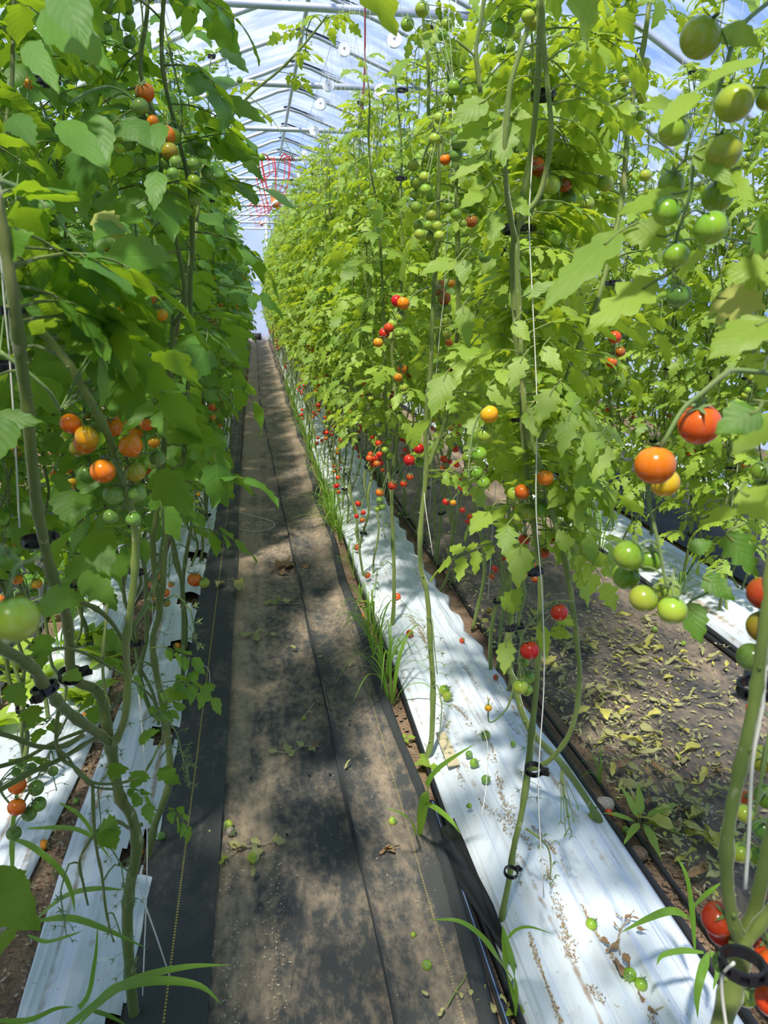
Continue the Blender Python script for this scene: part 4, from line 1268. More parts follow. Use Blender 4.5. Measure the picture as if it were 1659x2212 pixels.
RS = [((1340, 500, 1.0), (1165, 645, .92), 78, .2, .2, 'leaf_sun'), ((1420, 605, .95), (1265, 700, .9), 74, .30, 0, 'leaf_sun'), ((1660, 690, .72), (1530, 760, .70), 95, .12, .2, 'leaf_sun'), ((1640, 885, .62), (1545, 930, .62), 84, .12, 0, 'leaf_shade'), ((1690, 900, .62), (1580, 965, .6), 80, .12, .3, 'leaf_sun'), ((1470, 230, .9), (1400, 215, .85), 60, .1, 0, 'leaf_sun'), ((1500, 200, .85), (1425, 260, .8), 55, .1, .2, 'leaf_sun'), ((1640, 125, .8), (1500, 165, .75), 52, .1, .4, 'leaf_sun'), ((1560, 380, .85), (1625, 425, .8), 50, .15, .2, 'leaf_sun'), ((1500, 330, .85), (1590, 400, .82), 42, .12, .2, 'leaf_sun'), ((1480, 415, .9), (1340, 440, .85), 55, .12, .1, 'leaf_sun'), ((1550, 640, .95), (1650, 660, .9), 100, .3, 0, 'leaf_pale'), ((1680, 590, .9), (1560, 580, .9), 80, .3, 0, 'leaf_sun'), ((1440, 510, 1.0), (1340, 500, 1.0), 75, .2, 0, 'leaf_sun'), ((1455, 590, .95), (1520, 540, .9), 50, .2, 0, 'leaf_sun'), ((1620, 500, .85), (1690, 520, .85), 80, .2, 0, 'leaf_shade'), ((1560, 60, .9), (1640, 90, .85), 55, .1, 0, 'leaf_sun'), ((1490, 1300, .95), (1515, 1390, .93), 56, .15, 0, 'leaf_shade'), ((1520, 1245, 1.0), (1590, 1295, .98), 48, .2, 0, 'leaf_shade'), ((1570, 1150, .9), (1640, 1245, .88), 60, .3, 0, 'leaf_shade'), ((1490, 1190, 1.0), (1540, 1165, 1.0), 40, .1, 0, 'leaf_shade'), ((1515, 1120, .9), (1600, 1090, .8), 40, .2, 0, 'leaf_sun'), ((1600, 1060, .7), (1690, 1120, .66), 75, .2, 0, 'leaf_sun')]
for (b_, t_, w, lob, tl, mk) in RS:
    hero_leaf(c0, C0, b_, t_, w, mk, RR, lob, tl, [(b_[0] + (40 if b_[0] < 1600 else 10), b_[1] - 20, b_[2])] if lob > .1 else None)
for i in range(16):
    p = V((rng.uniform(.12, .45), rng.uniform(.0, .5), rng.uniform(1.3, 2.4)))
    put_leaf(c0, p, rng.uniform(-.4, 1.8), rng.uniform(-.3, .3), rng.uniform(.6, .9), 'sun', rng)
for i in range(210):  # unseen canopy leaves above the frame, added to shade the white bed
    p = V((rng.uniform(-.5, .4), rng.uniform(-.55, .3), rng.uniform(2.0, 2.95)))
    qx, qy = C0.x + p.x + .255 * (p.z - 1.6), C0.y + p.y + .467 * (p.z - 1.6)
    aa = rng.random() * 6.28
    qx, qy = qx + .13 * cos(aa), qy + .13 * sin(aa)
    if .24 < qx < .76 and .50 < qy < 1.12:       # gap left in the added canopy so the sun reaches the fruit
        continue
    if .25 < qx < .65 and 1.2 < qy < 1.75 and rng.random() < .75:
        continue
    put_leaf(c0, p, aa, rng.uniform(-.3, .4), rng.uniform(.8, 1.1), 'sun', rng)
link('stem', stem_mesh([[V((.1, .1, 1.7)), V((.02, 0, 2.1)), V((-.1, -.2, 2.5)), V((-.12, -.25, 2.9))], [V((.15, .15, 1.7)), V((.2, 0, 2.2)), V((.22, .05, 2.9))]], [(.006, .003), (.006, .003)], 'stem'), c0)
tag(c0, 'close tomato plant with thick forked stem, big black clips and large red fruit', 'tomato plant', 'tomato plants of the sunlit row')

# --- first plant standing on the path edge of the sunlit row (C1)
C1 = gnd(1080, 2010)
c1 = empty('tomato_plant', C1)
T1 = hero_stem(c1, C1, [(1080, 2020, 1.57), (1088, 1960, 1.57), (1100, 1900, 1.58), (1110, 1830, 1.58), (1128, 1750, 1.6), (1138, 1670, 1.62), (1146, 1600, 1.63), (1157, 1500, 1.65), (1163, 1400, 1.66), (1168, 1290, 1.67), (1163, 1200, 1.68), (1152, 1130, 1.68), (1141, 1050, 1.68), (1133, 960, 1.68), (1127, 850, 1.68), (1118, 750, 1.68), (1110, 650, 1.68), (1108, 550, 1.68), (1118, 470, 1.68), (1140, 370, 1.68), (1155, 260, 1.68), (1164, 120, 1.68), (1166, -20, 1.68), (1166, -200, 1.68)], .0078, .0060, 'stem', 10, 41)
T2 = hero_stem(c1, C1, [(1140, 1665, 1.62), (1165, 1655, 1.6), (1195, 1635, 1.58), (1228, 1590, 1.56), (1246, 1530, 1.55), (1252, 1450, 1.55), (1246, 1390, 1.55), (1240, 1330, 1.56), (1222, 1220, 1.57), (1195, 1115, 1.58), (1165, 1000, 1.6), (1142, 930, 1.62), (1130, 850, 1.63), (1122, 700, 1.64), (1117, 560, 1.64), (1122, 480, 1.64), (1165, 420, 1.64), (1190, 300, 1.64), (1182, 180, 1.64), (1172, 60, 1.64), (1170, -150, 1.64)], .0060, .0052, 'stem', 9, 42)
hero_stem(c1, C1, [(1113, 520, 1.64), (1098, 440, 1.6), (1090, 330, 1.58), (1100, 200, 1.58), (1115, 140, 1.58), (1140, 60, 1.58)], .0055, .0045, 'stem', 8, 43)
hero_stem(c1, C1, [(1038, 200, 1.5), (1028, 110, 1.5), (1040, 40, 1.5), (1050, -40, 1.5)], .0042, .0035, 'stem', 7, 44)
hero_stem(c1, C1, [(1035, 195, 1.5), (1030, 130, 1.5), (985, 85, 1.5)], .003, .0025, 'stem', 6, 45)
hero_stem(c1, C1, [(1136, 1790, 1.59), (1165, 1810, 1.56), (1185, 1835, 1.56), (1190, 1870, 1.56), (1188, 1895, 1.56)], .003, .0016, 'stem', 6, 46)
mb = MB()
for (x, y) in ((1178, 1800), (1165, 1825), (1200, 1815), (1170, 1855), (1198, 1860), (1185, 1895), (1200, 1890), (1175, 1890), (1190, 1905)):
    p = at(x, y, 1.72) - C1
    sepals(mb, p, V((HR.uniform(-.4, .4), -.5, -.6)).normalized(), .017, HR, 0, 5, .4)
for (x, y) in ((1210, 1690), (1218, 1720), (1225, 1760), (1230, 1790), (1212, 1775), (1235, 1805), (1240, 1770), (1248, 1740), (1222, 1800)):
    p = at(x, y, 1.95) - C1
    tube(mb, [at(1212, 1660, 1.95) - C1, p], .0012, 4, 0, False)
    sepals(mb, p, V((HR.uniform(-.4, .4), -.5, -.6)).normalized(), .018, HR, 0, 5, .4)
tag(link('picked_calyxes', mb.mesh('picked_calyxes', ['truss_stalk']), c1), kind='stuff')
for (p, r, az) in ((at(1104, 1884, 1.72), .0165, 0.4), (at(1153, 1662, 1.73), .021, -.5), (at(1157, 1236, 1.75), .019, 1.0), (at(1111, 494, 1.66), .027, 0.2), (at(1173, 206, 1.64), .026, .3), (at(1122, 908, 1.78), .012, 2.5), (at(1330, 612, 1.62), .014, 2.4)):
    put_clip(c1, p - C1, None, r, az)
hero_truss(c1, C1, [(1130, 870, 1.75), (1085, 875, 1.72), (1050, 880, 1.7), (1025, 920, 1.7), (1015, 980, 1.7), (1012, 1040, 1.7)],
           [(1057, 895, 20, 'amber'), (1047, 939, 18, 'lime'), (1035, 981, 17, 'green'), (1011, 988, 13, 'green', 1.74), (1028, 1020, 15, 'green'), (1044, 1043, 15, 'green'), (1011, 1025, 12, 'green', 1.75)], 1.7, RR)
hero_truss(c1, C1, [(1150, 1010, 1.72), (1165, 1005, 1.72), (1180, 1010, 1.72), (1180, 1060, 1.74)], [(1178, 1032, 18, 'orange', 1.7), (1128, 1062, 17, 'orange', 1.75), (1112, 1068, 17, 'lime', 1.78), (1140, 1105, 20, 'lime', 1.8), (1170, 1098, 22, 'green', 1.8), (1120, 1118, 12, 'lime', 1.8), (1132, 1165, 12, 'red', 1.9), (1175, 1195, 12, 'red', 1.9), (1193, 1168, 8, 'red', 1.9)], 1.75, RR)
hero_truss(c1, C1, [(1238, 1300, 1.7), (1200, 1300, 1.7), (1160, 1330, 1.7), (1130, 1370, 1.7), (1120, 1430, 1.7)], [(1208, 1323, 19, 'red'), (1144, 1405, 21, 'red'), (1130, 1430, 13, 'green', 1.75), (1140, 1463, 15, 'green', 1.75), (1124, 1484, 17, 'lime', 1.7), (1137, 1490, 14, 'green', 1.74)], 1.7, RR)
hero_truss(c1, C1, [(1165, 350, 1.7), (1195, 340, 1.68), (1215, 370, 1.68), (1205, 430, 1.68), (1210, 500, 1.68), (1215, 550, 1.68)], [(1158, 361, 23, 'brick', 1.66), (1189, 399, 22, 'lime', 1.65), (1217, 395, 20, 'brick', 1.72), (1200, 454, 21, 'green', 1.67), (1196, 514, 20, 'green', 1.67), (1202, 553, 18, 'green', 1.67), (1160, 433, 16, 'green', 1.75), (1150, 495, 14, 'green', 1.75), (1228, 430, 18, 'green', 1.75), (1268, 440, 16, 'lime', 1.85), (1308, 396, 18, 'lime', 1.7), (1230, 612, 16, 'lime', 1.75)], 1.67, RR)
hero_truss(c1, C1, [(1165, 60, 1.6), (1150, 20, 1.58), (1120, 10, 1.58), (1100, 40, 1.58)], [(1141, 35, 15, 'lime', 1.55), (1150, 48, 17, 'lime', 1.58), (1078, 60, 18, 'green', 1.6), (1098, 65, 15, 'green', 1.65), (1112, 25, 17, 'green', 1.64), (1165, 27, 9, 'lime', 1.58), (1136, 185, 12, 'green', 1.6), (1053, 28, 10, 'green', 1.7)], 1.6, RR)
hero_truss(c1, C1, [(1060, 130, 1.6), (1010, 160, 1.7), (975, 200, 1.75), (955, 250, 1.75), (945, 290, 1.75)], [(983, 188, 17, 'green'), (968, 218, 15, 'lime'), (992, 305, 18, 'jade'), (985, 335, 15, 'jade'), (962, 345, 12, 'orange'), (950, 255, 13, 'lime'), (940, 300, 13, 'lime'), (945, 300, 12, 'lime'), (918, 383, 13, 'lime'), (920, 410, 13, 'green'), (912, 20, 16, 'lime', 2.0), (880, 52, 15, 'lime', 2.1), (965, 52, 13, 'lime', 2.0), (955, 75, 12, 'green', 2.0)], 1.75, RR)
hero_truss(c1, C1, [(960, 430, 2.0), (930, 445, 2.0), (920, 480, 2.0), (940, 520, 2.0)], [(900, 448, 13, 'green'), (932, 465, 12, 'lime'), (903, 487, 11, 'lime'), (924, 487, 11, 'green'), (944, 489, 12, 'lime'), (907, 506, 12, 'lime'), (930, 511, 11, 'lime'), (948, 510, 12, 'lime'), (985, 462, 12, 'green'), (968, 448, 12, 'green'), (1000, 483, 9, 'lime'), (1018, 478, 14, 'brick', 2.1), (1048, 553, 15, 'jade')], 2.0, RR)
CS = [((1050, 215, 1.5), (975, 262, 1.48), 56, .12, 0), ((1058, 275, 1.52), (980, 297, 1.5), 42, .12, 0), ((1088, 260, 1.52), (1086, 352, 1.48), 62, .28, 0), ((1045, 335, 1.55), (978, 380, 1.52), 38, .1, .2), ((1108, 245, 1.52), (1150, 250, 1.5), 24, .05, 0), ((1075, 245, 1.52), (1062, 252, 1.5), 30, .05, 0), ((1050, 405, 1.55), (995, 440, 1.5), 40, .15, 0), ((1075, 455, 1.6), (1060, 520, 1.55), 44, .2, 0), ((1100, 425, 1.6), (1145, 460, 1.55), 36, .1, 0), ((1000, 560, 1.6), (1000, 613, 1.58), 36, .08, 0), ((1018, 745, 1.7), (1005, 775, 1.65), 50, .2, 0), ((1000, 660, 1.7), (1013, 750, 1.68), 38, .2, 0), ((965, 805, 1.75), (930, 895, 1.72), 58, .15, 0), ((1055, 835, 1.7), (1110, 880, 1.68), 38, .12, .1), ((1085, 797, 1.7), (1088, 828, 1.66), 34, .08, 0), ((1130, 770, 1.6), (1100, 842, 1.57), 38, .3, 0), ((1110, 695, 1.62), (1145, 735, 1.6), 34, .08, 0), ((1172, 750, 1.6), (1215, 800, 1.57), 36, .15, 0), ((1195, 840, 1.6), (1160, 915, 1.57), 52, .25, 0), ((1232, 890, 1.6), (1210, 985, 1.57), 46, .25, 0), ((1140, 885, 1.62), (1162, 942, 1.58), 40, .08, 0), ((1300, 935, 1.65), (1240, 1010, 1.62), 44, .2, 0), ((1310, 960, 1.65), (1280, 1040, 1.62), 46, .25, 0), ((1130, 640, 1.62), (1205, 600, 1.6), 30, .15, 0), ((985, 560, 1.75), (905, 585, 1.72), 44, .12, .3), ((1125, 1180, 1.65), (1118, 1268, 1.6), 52, .15, 0), ((1095, 1135, 1.7), (1095, 1205, 1.65), 44, .3, 0), ((1090, 1320, 1.7), (1125, 1268, 1.68), 46, .2, 0), ((1095, 1385, 1.7), (1088, 1455, 1.65), 38, .2, 0), ((1170, 1350, 1.72), (1182, 1425, 1.7), 28, .15, 0), ((1055, 1105, 1.75), (1015, 1150, 1.7), 42, .15, 0), ((1190, 1360, 1.75), (1235, 1375, 1.72), 30, .2, 0), ((1205, 1330, 1.75), (1240, 1350, 1.72), 30, .2, 0), ((880, 960, 2.1), (920, 905, 2.0), 44, .12, 0), ((865, 870, 2.1), (845, 860, 2.1), 40, .1, 0), ((1200, 1170, 1.7), (1245, 1165, 1.7), 50, .15, 0), ((1240, 1260, 1.7), (1275, 1235, 1.7), 36, .15, 0)]
for (b_, t_, w, lob, tl) in CS:
    hero_leaf(c1, C1, b_, t_, w, 'leaf_sun', RR, lob, tl, [(b_[0] + 18, b_[1] - 22, b_[2] + .03)])
rng = random.Random(61)
for S, zmin in ((T1, 1.0), (T2, 1.05)):
    for i in range(62):
        p = S[int(len(S) * (.42 + .58 * i / 62))]
        if p.z < zmin:
            continue
        a = rng.uniform(-1.1, 1.9) if p.z < 2.0 or rng.random() < .5 else rng.uniform(-3.1, 3.1)
        if blocks(p + C1, V((cos(a), sin(a), -.1))):
            continue
        put_leaf(c1, p, a, rng.uniform(-.3, .45), rng.uniform(.55, .85), 'sun', rng)
tag(c1, 'tall tomato plant with looping second stem and two red fruits above the white bed', 'tomato plant', 'tomato plants of the sunlit row')

# --- second, third, fourth plants of that line
def simple_hero(base_px, pixlist, seed, label, r0=.010, trs=(), clips=(), style='sun', z_leaf=1.0, n_leaf=80, rad=None, group='tomato plants of the sunlit row', facing=None, top=2.95):
    B = gnd(*base_px)
    root = empty('tomato_plant', B)
    leads = []
    for k, pix in enumerate(pixlist):
        S = hero_stem(root, B, pix, r0 * (1 if k == 0 else .8), r0 * .6, 'stem' if style == 'sun' else 'stem_shade', 8, seed + k)
        e = S[-1]
        if e.z < top - .1:
            S2 = [e] + stem_path(random.Random(seed + 7 + k), e.x, e.y, top - e.z - .05, (0, 0), .02, e.z + .05)
            link('stem', stem_mesh([S2], [(r0 * .6, .003)], 'stem' if style == 'sun' else 'stem_shade', 7, True, random.Random(seed)), root)
            S = S + S2
        leads.append(S)
    rg = random.Random(seed + 99)
    dress(root, leads, rg, style, z_leaf, top, n_leaf, [], facing=facing, bias=.35, s0=.95 if style == 'shade' else .78)
    for (sp, tl, d) in trs:
        hero_truss(root, B, sp, tl, d, rg)
    for st, z in clips:
        put_truss(root, along(leads[0], z), rg.uniform(0, 6.28), st, rg) if isinstance(st, str) else put_clip(root, at(*st) - B, None, z, rg.random() * 6)
    tag(root, label, 'tomato plant', group)
    return root
Y2 = 2.33
simple_hero((915, 1650), [[(915, 1655, Y2), (930, 1610, Y2), (934, 1560, Y2), (935, 1470, Y2), (930, 1400, Y2), (926, 1320, Y2), (920, 1270, Y2), (909, 1225, Y2), (908, 1150, Y2), (918, 1050, Y2), (922, 1000, Y2), (919, 930, Y2), (930, 800, Y2), (936, 650, Y2), (945, 500, Y2), (950, 300, Y2)], [(924, 1010, Y2), (945, 955, Y2), (965, 900, Y2), (985, 780, Y2), (990, 600, Y2), (985, 400, Y2)]], 310,
            'tomato plant on one slim bare stem at the weedy gap by the cardboard scrap', .0098,
            [([(905, 960, 2.45), (890, 955, 2.45), (888, 985, 2.45)], [(905, 969, 12, 'red'), (884, 994, 13, 'red'), (908, 998, 11, 'green'), (848, 1049, 10, 'red', 2.6), (872, 1045, 8, 'red', 2.6), (886, 1030, 8, 'red', 2.6), (820, 1064, 9, 'orange', 2.65)], 2.45),
             ([(925, 620, 2.45), (890, 640, 2.4), (860, 690, 2.4), (830, 730, 2.4)], [(871, 655, 14, 'orange'), (857, 650, 13, 'red'), (866, 685, 13, 'lime'), (848, 700, 11, 'lime'), (840, 708, 11, 'red'), (830, 720, 12, 'red'), (817, 740, 11, 'amber'), (861, 721, 9, 'green'), (876, 720, 9, 'green'), (860, 770, 3, 'green')], 2.4),
             ([(930, 690, 2.5), (950, 690, 2.5), (962, 720, 2.5)], [(948, 627, 14, 'brick'), (960, 645, 14, 'brick'), (953, 612, 8, 'orange'), (975, 612, 9, 'amber'), (964, 695, 12, 'lime'), (966, 722, 11, 'lime'), (970, 740, 8, 'orange'), (943, 668, 10, 'green'), (965, 668, 11, 'green')], 2.5),
             ([(850, 780, 2.5), (865, 790, 2.5), (868, 830, 2.5)], [(868, 797, 11, 'orange'), (860, 815, 10, 'amber'), (872, 837, 10, 'lime')], 2.5)],
            (((864, 386, 2.4), .014), ((867, 195, 2.4), .014), ('picked', .30), ('picked', .55), ('lime', 2.0)), facing=-.3, top=2.6)
Y3 = 3.43
simple_hero((845, 1372), [[(842, 1378, Y3), (850, 1320, Y3), (851, 1230, Y3), (848, 1150, Y3), (846, 1080, Y3), (850, 1000, Y3), (858, 900, Y3), (850, 800, Y3), (848, 740, Y3), (870, 600, Y3), (865, 400, Y3)], [(848, 1090, Y3), (838, 1000, Y3), (834, 900, Y3), (830, 700, Y3), (820, 500, Y3)]], 330,
            'tomato plant behind the cardboard scrap with three ripe red tomatoes hanging low', .0095,
            [([(832, 960, 3.5), (815, 965, 3.5), (806, 985, 3.5)], [(798, 990, 8, 'red'), (815, 988, 9, 'red'), (806, 1001, 9, 'red'), (803, 1012, 8, 'lime', 3.55)], 3.5),
             ([(840, 930, 3.5), (835, 960, 3.5), (838, 1020, 3.5)], [(838, 955, 8, 'green'), (832, 972, 8, 'green'), (842, 985, 8, 'green'), (820, 1080, 8, 'jade'), (826, 1095, 8, 'jade'), (815, 1100, 6, 'green')], 3.5)],
            (((866, 386, 3.5), .02), ('picked', .35), ('picked', .6), ('red', .95), ('redmix', 1.3), ('lime', 1.7), ('lime', 2.1)), top=2.5)
Y4 = 1.93
simple_hero((1312, 1800), [[(1312, 1805, 1.9), (1285, 1755, 1.9), (1250, 1700, 1.9), (1205, 1640, 1.9), (1160, 1595, 1.9), (1130, 1545, 1.9), (1112, 1480, 1.9), (1100, 1440, 1.9), (1098, 1380, 1.9), (1104, 1340, 1.9), (1100, 1250, 1.92), (1125, 1100, 1.95), (1170, 950, 2.0), (1230, 800, 2.0), (1290, 650, 2.0), (1340, 450, 2.05), (1360, 250, 2.1), (1390, 100, 2.1), (1410, -50, 2.1)]], 350,
            'tomato plant whose ribbed stem sweeps over the far edge of the wrinkled white bed', .0105,
            [([(1110, 1480, 2.0), (1095, 1530, 2.0), (1058, 1560, 2.0), (1055, 1510, 2.0)], [(1055, 1529, 8, 'amber')], 2.0)],
            (((1103, 1358, 2.05), .016), ((1172, 206, 2.1), .012), ((1378, 195, 2.2), .014), ('lime', 2.2), ('lime', 1.9), ('redmix', 1.5), ('picked', .35)), facing=2.6, z_leaf=.95, n_leaf=84)
Y5 = 3.41
simple_hero((1020, 1358), [[(1020, 1362, Y5), (1035, 1300, Y5), (1046, 1240, Y5), (1042, 1180, Y5), (1032, 1120, Y5), (1020, 1060, Y5), (1005, 1000, Y5), (1010, 900, Y5), (1030, 700, Y5), (1040, 500, Y5)]], 370,
            'slim tomato plant at the scalloped edge of the white bed by the black fabric', .0092, [([(1000, 1060, 3.5), (985, 1070, 3.5), (975, 1085, 3.5)], [(963, 1084, 8, 'red'), (979, 1086, 7, 'amber'), (998, 1054, 8, 'red'), (1023, 1068, 7, 'orange'), (1009, 1067, 6, 'lime')], 3.5)], (('picked', .45), ('red', .9), ('redmix', 1.2), ('lime', 1.7), ('lime', 2.1)))
YA = 3.9
simple_hero((402, 1402), [[(402, 1405, 3.4), (400, 1330, 3.4), (395, 1260, 3.4), (405, 1180, 3.4), (415, 1120, 3.4), (410, 1050, 3.4), (420, 900, 3.4), (425, 700, 3.4)], [(396, 1265, 3.4), (375, 1200, 3.4), (370, 1100, 3.4), (380, 900, 3.4)]], 390,
            'tomato plant with pale jointed stem and one low orange fruit by the yellow thread', .0095, [([(405, 1235, 3.5), (412, 1238, 3.5), (430, 1245, 3.5)], [(421, 1252, 16, 'orange'), (441, 1259, 12, 'lime')], 3.5)], (('picked', .5), ('orangemix', .9), ('orange', 1.2), ('jade', 1.8)), 'shade', .75, 56, None, 'tomato plants of the shaded row')
simple_hero((325, 1862), [[(318, 1865, 1.98), (332, 1790, 1.98), (352, 1735, 1.98), (365, 1690, 1.98), (365, 1620, 1.98), (352, 1530, 1.98), (335, 1440, 1.98), (330, 1380, 1.98), (345, 1320, 1.98), (335, 1240, 1.98), (330, 1170, 1.98), (340, 1100, 1.98), (360, 900, 1.98), (375, 700, 1.98)], [(343, 1325, 1.98), (352, 1250, 1.98), (360, 1150, 1.98), (385, 1050, 1.98), (410, 900, 1.98)]], 410,
            'tomato plant with knobbly stem rising from the torn hole in the white plastic', .0105, [([(345, 1280, 2.1), (320, 1250, 2.1), (308, 1280, 2.1)], [(305, 1200, 9, 'jade', 2.2)], 2.1)], (('picked', .62), ('picked', .8), ('orange', 1.35), ('orangemix', 1.6), ('jade', 1.95), ('jade', 2.3)), 'shade', .85, 56, None, 'tomato plants of the shaded row')

# ------------------------------------------------------------------ the rows
RW = random.Random(2024)
ORD = ['first', 'second', 'third', 'fourth', 'fifth', 'sixth', 'seventh', 'eighth', 'ninth', 'tenth', 'eleventh', 'twelfth']
twines = []
def row(style, x, ys_, ynear, label_near, label_far, group, jx=.04):
    k = 0
    for y in ys_:
        near = y < ynear
        T = (NEAR if near else FAR)[style]
        r = place(T[RW.randrange(5)], x + RW.uniform(-jx, jx), y + RW.uniform(-.06, .06), RW.uniform(0, 6.28), RW.uniform(.93, 1.06) * (.88 if style == 'sun' and x < .7 and 0 < y < 7.5 else .76 if x > 3 else .88 if x < -2 else 1))
        lab = (label_near % ORD[k]) if near and k < 12 else label_far
        tag(r, lab, 'tomato plant', group)
        if near:
            twines.append((r.location.x + RW.uniform(-.04, .04), r.location.y, lab))
        k += 1
def rng_y(a, b, s):
    r = []
    while a < b:
        r.append(a)
        a += s
    return r
GS, GL = 'tomato plants of the sunlit row', 'tomato plants of the shaded row'
row('shade', -.42, rng_y(2.72, 2.8, 1) + rng_y(4.5, 29, .5), 9.5, 'orange-fruited tomato plant beside the yellow thread, %s back from the jointed pale stem', 'tomato plant in the distant stretch of the shaded row beside the path', GL)
row('shade', -.84, [1.8, 2.3, 2.8], 7.5, 'tomato plant behind the front line of the shaded row, %s from the camera', '%s', GL)
row('shade_low', -.84, rng_y(3.4, 28, .65), 7.5, 'orange-fruited tomato plant behind the shaded row front line, %s from the camera', 'tomato plant in the distant stretch behind the shaded row', GL)
row('sun', .56, rng_y(4.15, 29, .5), 9.5, 'red-fruited tomato plant along the weedy gap, %s beyond the hanging red trio', 'tomato plant in the distant stretch of the sunlit row along the path', GS)
row('sun', 1.0, [2.65, 3.0] + rng_y(3.9, 28.5, .5), 8.5, 'tomato plant along the far edge of the wrinkled white bed, %s from camera', 'tomato plant in the distant stretch of the sunlit row far edge', GS)
row('sun_low', 2.28, rng_y(3.3, 20, .5), 7.5, 'tomato plant behind the leaf-littered black fabric, %s from the camera', 'tomato plant far along the bed beyond the black fabric', 'tomato plants of the bed beyond the black fabric')
row('sun_low', 2.62, rng_y(3.6, 16, .55), 0, '%s', 'tomato plant at the back of the bed beyond the black fabric', 'tomato plants of the bed beyond the black fabric')
row('sun_low', 3.95, rng_y(5.2, 18, .6), 0, '%s', 'tomato plant on the furthest bed by the greenhouse side wall', 'tomato plants of the furthest bed')
row('sun_low', -2.1, rng_y(3.4, 16, .6), 0, '%s', 'sunlit tomato plant in the bed behind the shaded row', 'tomato plants behind the shaded row')
# both rows continued out of view, unseen plants added to shade the ground
row('shade', -.62, [-1.6, -1.2, -.8, -.4, -.05, .2], -99, '%s', 'unseen tomato plant continuing the shaded row, added behind the camera for shade', GL)
row('shade', -.84, [.1, .45, .8, 1.15], -99, '%s', 'unseen tomato plant continuing the shaded row, added behind the camera for shade', GL)
row('sun', .62, [-1.3, -.9, -.5], -99, '%s', 'unseen tomato plant continuing the sunlit row, added behind the camera for shade', GS)
row('sun', 1.02, [-1.5, -1.0, -.5, .0], -99, '%s', 'unseen tomato plant continuing the sunlit row, added behind the camera for shade', GS)
for d in (NEAR, FAR):
    for st in d:
        for t in d[st]:
            if t.name not in used:
                for o in [t] + list(t.children_recursive):
                    bpy.data.objects.remove(o)

# ------------------------------------------------------------------ twines
def twine(pts, label, r=.0013, g='white trellis twines'):
    polyline_obj('trellis_twine', pts, r, 'twine', label, 'twine', g, 5, 4)
for (x, y, lab) in twines:
    twine([V((x, y, .35)), V((x + .02, y, 1.2)), V((x + .01, y, 2.2)), V((.78 if x > .3 and x < 1.3 else x, y, 3.78))], ('twine in ' if len(lab.split()) > 12 else 'white trellis twine in ') + lab)
twine([at(1175, 1940, 1.7), at(1163, 1700, 1.68), at(1175, 1480, 1.68), at(1172, 1300, 1.66), at(1158, 1100, 1.66), at(1160, 880, 1.66), at(1150, 640, 1.62), at(1143, 480, 1.6), at(1150, 340, 1.6), at(1162, 150, 1.6), at(1170, 0, 1.6), at(1175, -300, 1.6)], 'white twine beside the looping plant, from low clip up past the green fruit')
twine([at(1575, 2260, .82), at(1560, 2150, .81), at(1562, 2105, .8), at(1585, 2080, .78)], 'loose white twine end below the big black clip, close to the lens', .0019)
twine([at(1610, 1920, .82), at(1618, 1800, .82), at(1625, 1650, .82), at(1645, 1540, .83), at(1650, 1495, .84), at(1668, 1200, .84), at(1690, 600, .88), at(1690, 0, .9)], 'thick white twine hanging beside the close forked stem', .0023)
twine([at(42, 1140, 1.15), at(35, 1000, 1.12), at(27, 860, 1.1), at(18, 740, 1.08), at(8, 640, 1.06), at(-10, 400, 1.05)], 'white twine along the crooked stem with the orange cluster')
twine([gnd(405, 2215, .01), gnd(370, 2120, .01), at(340, 2030, 1.72), at(312, 1950, 1.66), at(297, 1900, 1.62)], 'loose white twine trailing over the yellow-threaded fabric at the front', .0018)
twine([at(308, 2150, 1.68), at(318, 1850, 1.7), at(312, 1650, 1.68), at(300, 1500, 1.66)], 'white twine hanging straight beside the knobbly stem', .0015)
twine([at(935, 1200, 2.45), at(915, 1040, 2.45), at(935, 880, 2.45), at(952, 700, 2.45), at(960, 620, 2.45), at(975, 300, 2.45), at(985, 0, 2.5)], 'white twine beside the slim bare stem')
twine([at(1020, 1540, 2.2), at(1052, 1600, 2.1), at(1050, 1700, 2.05), at(1040, 1760, 2.0)], 'slack white twine drooping over the wrinkled white bed', .0011)
twine([gnd(512, 1105, .014), gnd(560, 1118, .014), gnd(590, 1128, .014), gnd(588, 1140, .014), gnd(555, 1148, .014), gnd(515, 1143, .014)], 'pale twine loop lying across the dusty path', .0025)
twine([gnd(425, 1545, .03), gnd(448, 1500, .035), gnd(452, 1450, .035), gnd(432, 1432, .05)], 'curl of white twine over the yellow thread', .0014)

# ------------------------------------------------------------------ grass and weeds
def blade(mb, pts, w, nrm=V((0, 0, 1)), mi=0):
    S = smooth_path(pts, 5)
    fr = frames(S)
    b = len(mb.v)
    n_ = len(S)
    for i, (p, (t, a, c)) in enumerate(zip(S, fr)):
        s = t.cross(nrm)
        s = s.normalized() if s.length > .05 else c
        up = s.cross(t)
        k = i / (n_ - 1)
        ww = w * .5 * (min(1, .35 + k * 3) * (1 - k ** 2.5) + .02)
        mb.v += [p - s * ww + up * ww * .45, p, p + s * ww + up * ww * .45]
        if i:
            q = b + 3 * i
            v0, v1 = (i - 1) / (n_ - 1), k
            for j in (0, 1):
                mb.face((q - 3 + j, q - 2 + j, q + 1 + j, q + j), mi, [(j / 2, v0), ((j + 1) / 2, v0), ((j + 1) / 2, v1), (j / 2, v1)])
def grass_from(name, base, blades, label, group='grass weeds', wmin=.008):
    r = empty(name, base)
    for pts, w in blades:
        mb = MB()
        blade(mb, [p - base for p in pts], w, V((0, -.4, 1)).normalized())
        link('blade', mb.mesh('blade', ['grass_blade']), r)
    return tag(r, label, 'grass', group)
B = V((-.42, 1.36, .01))
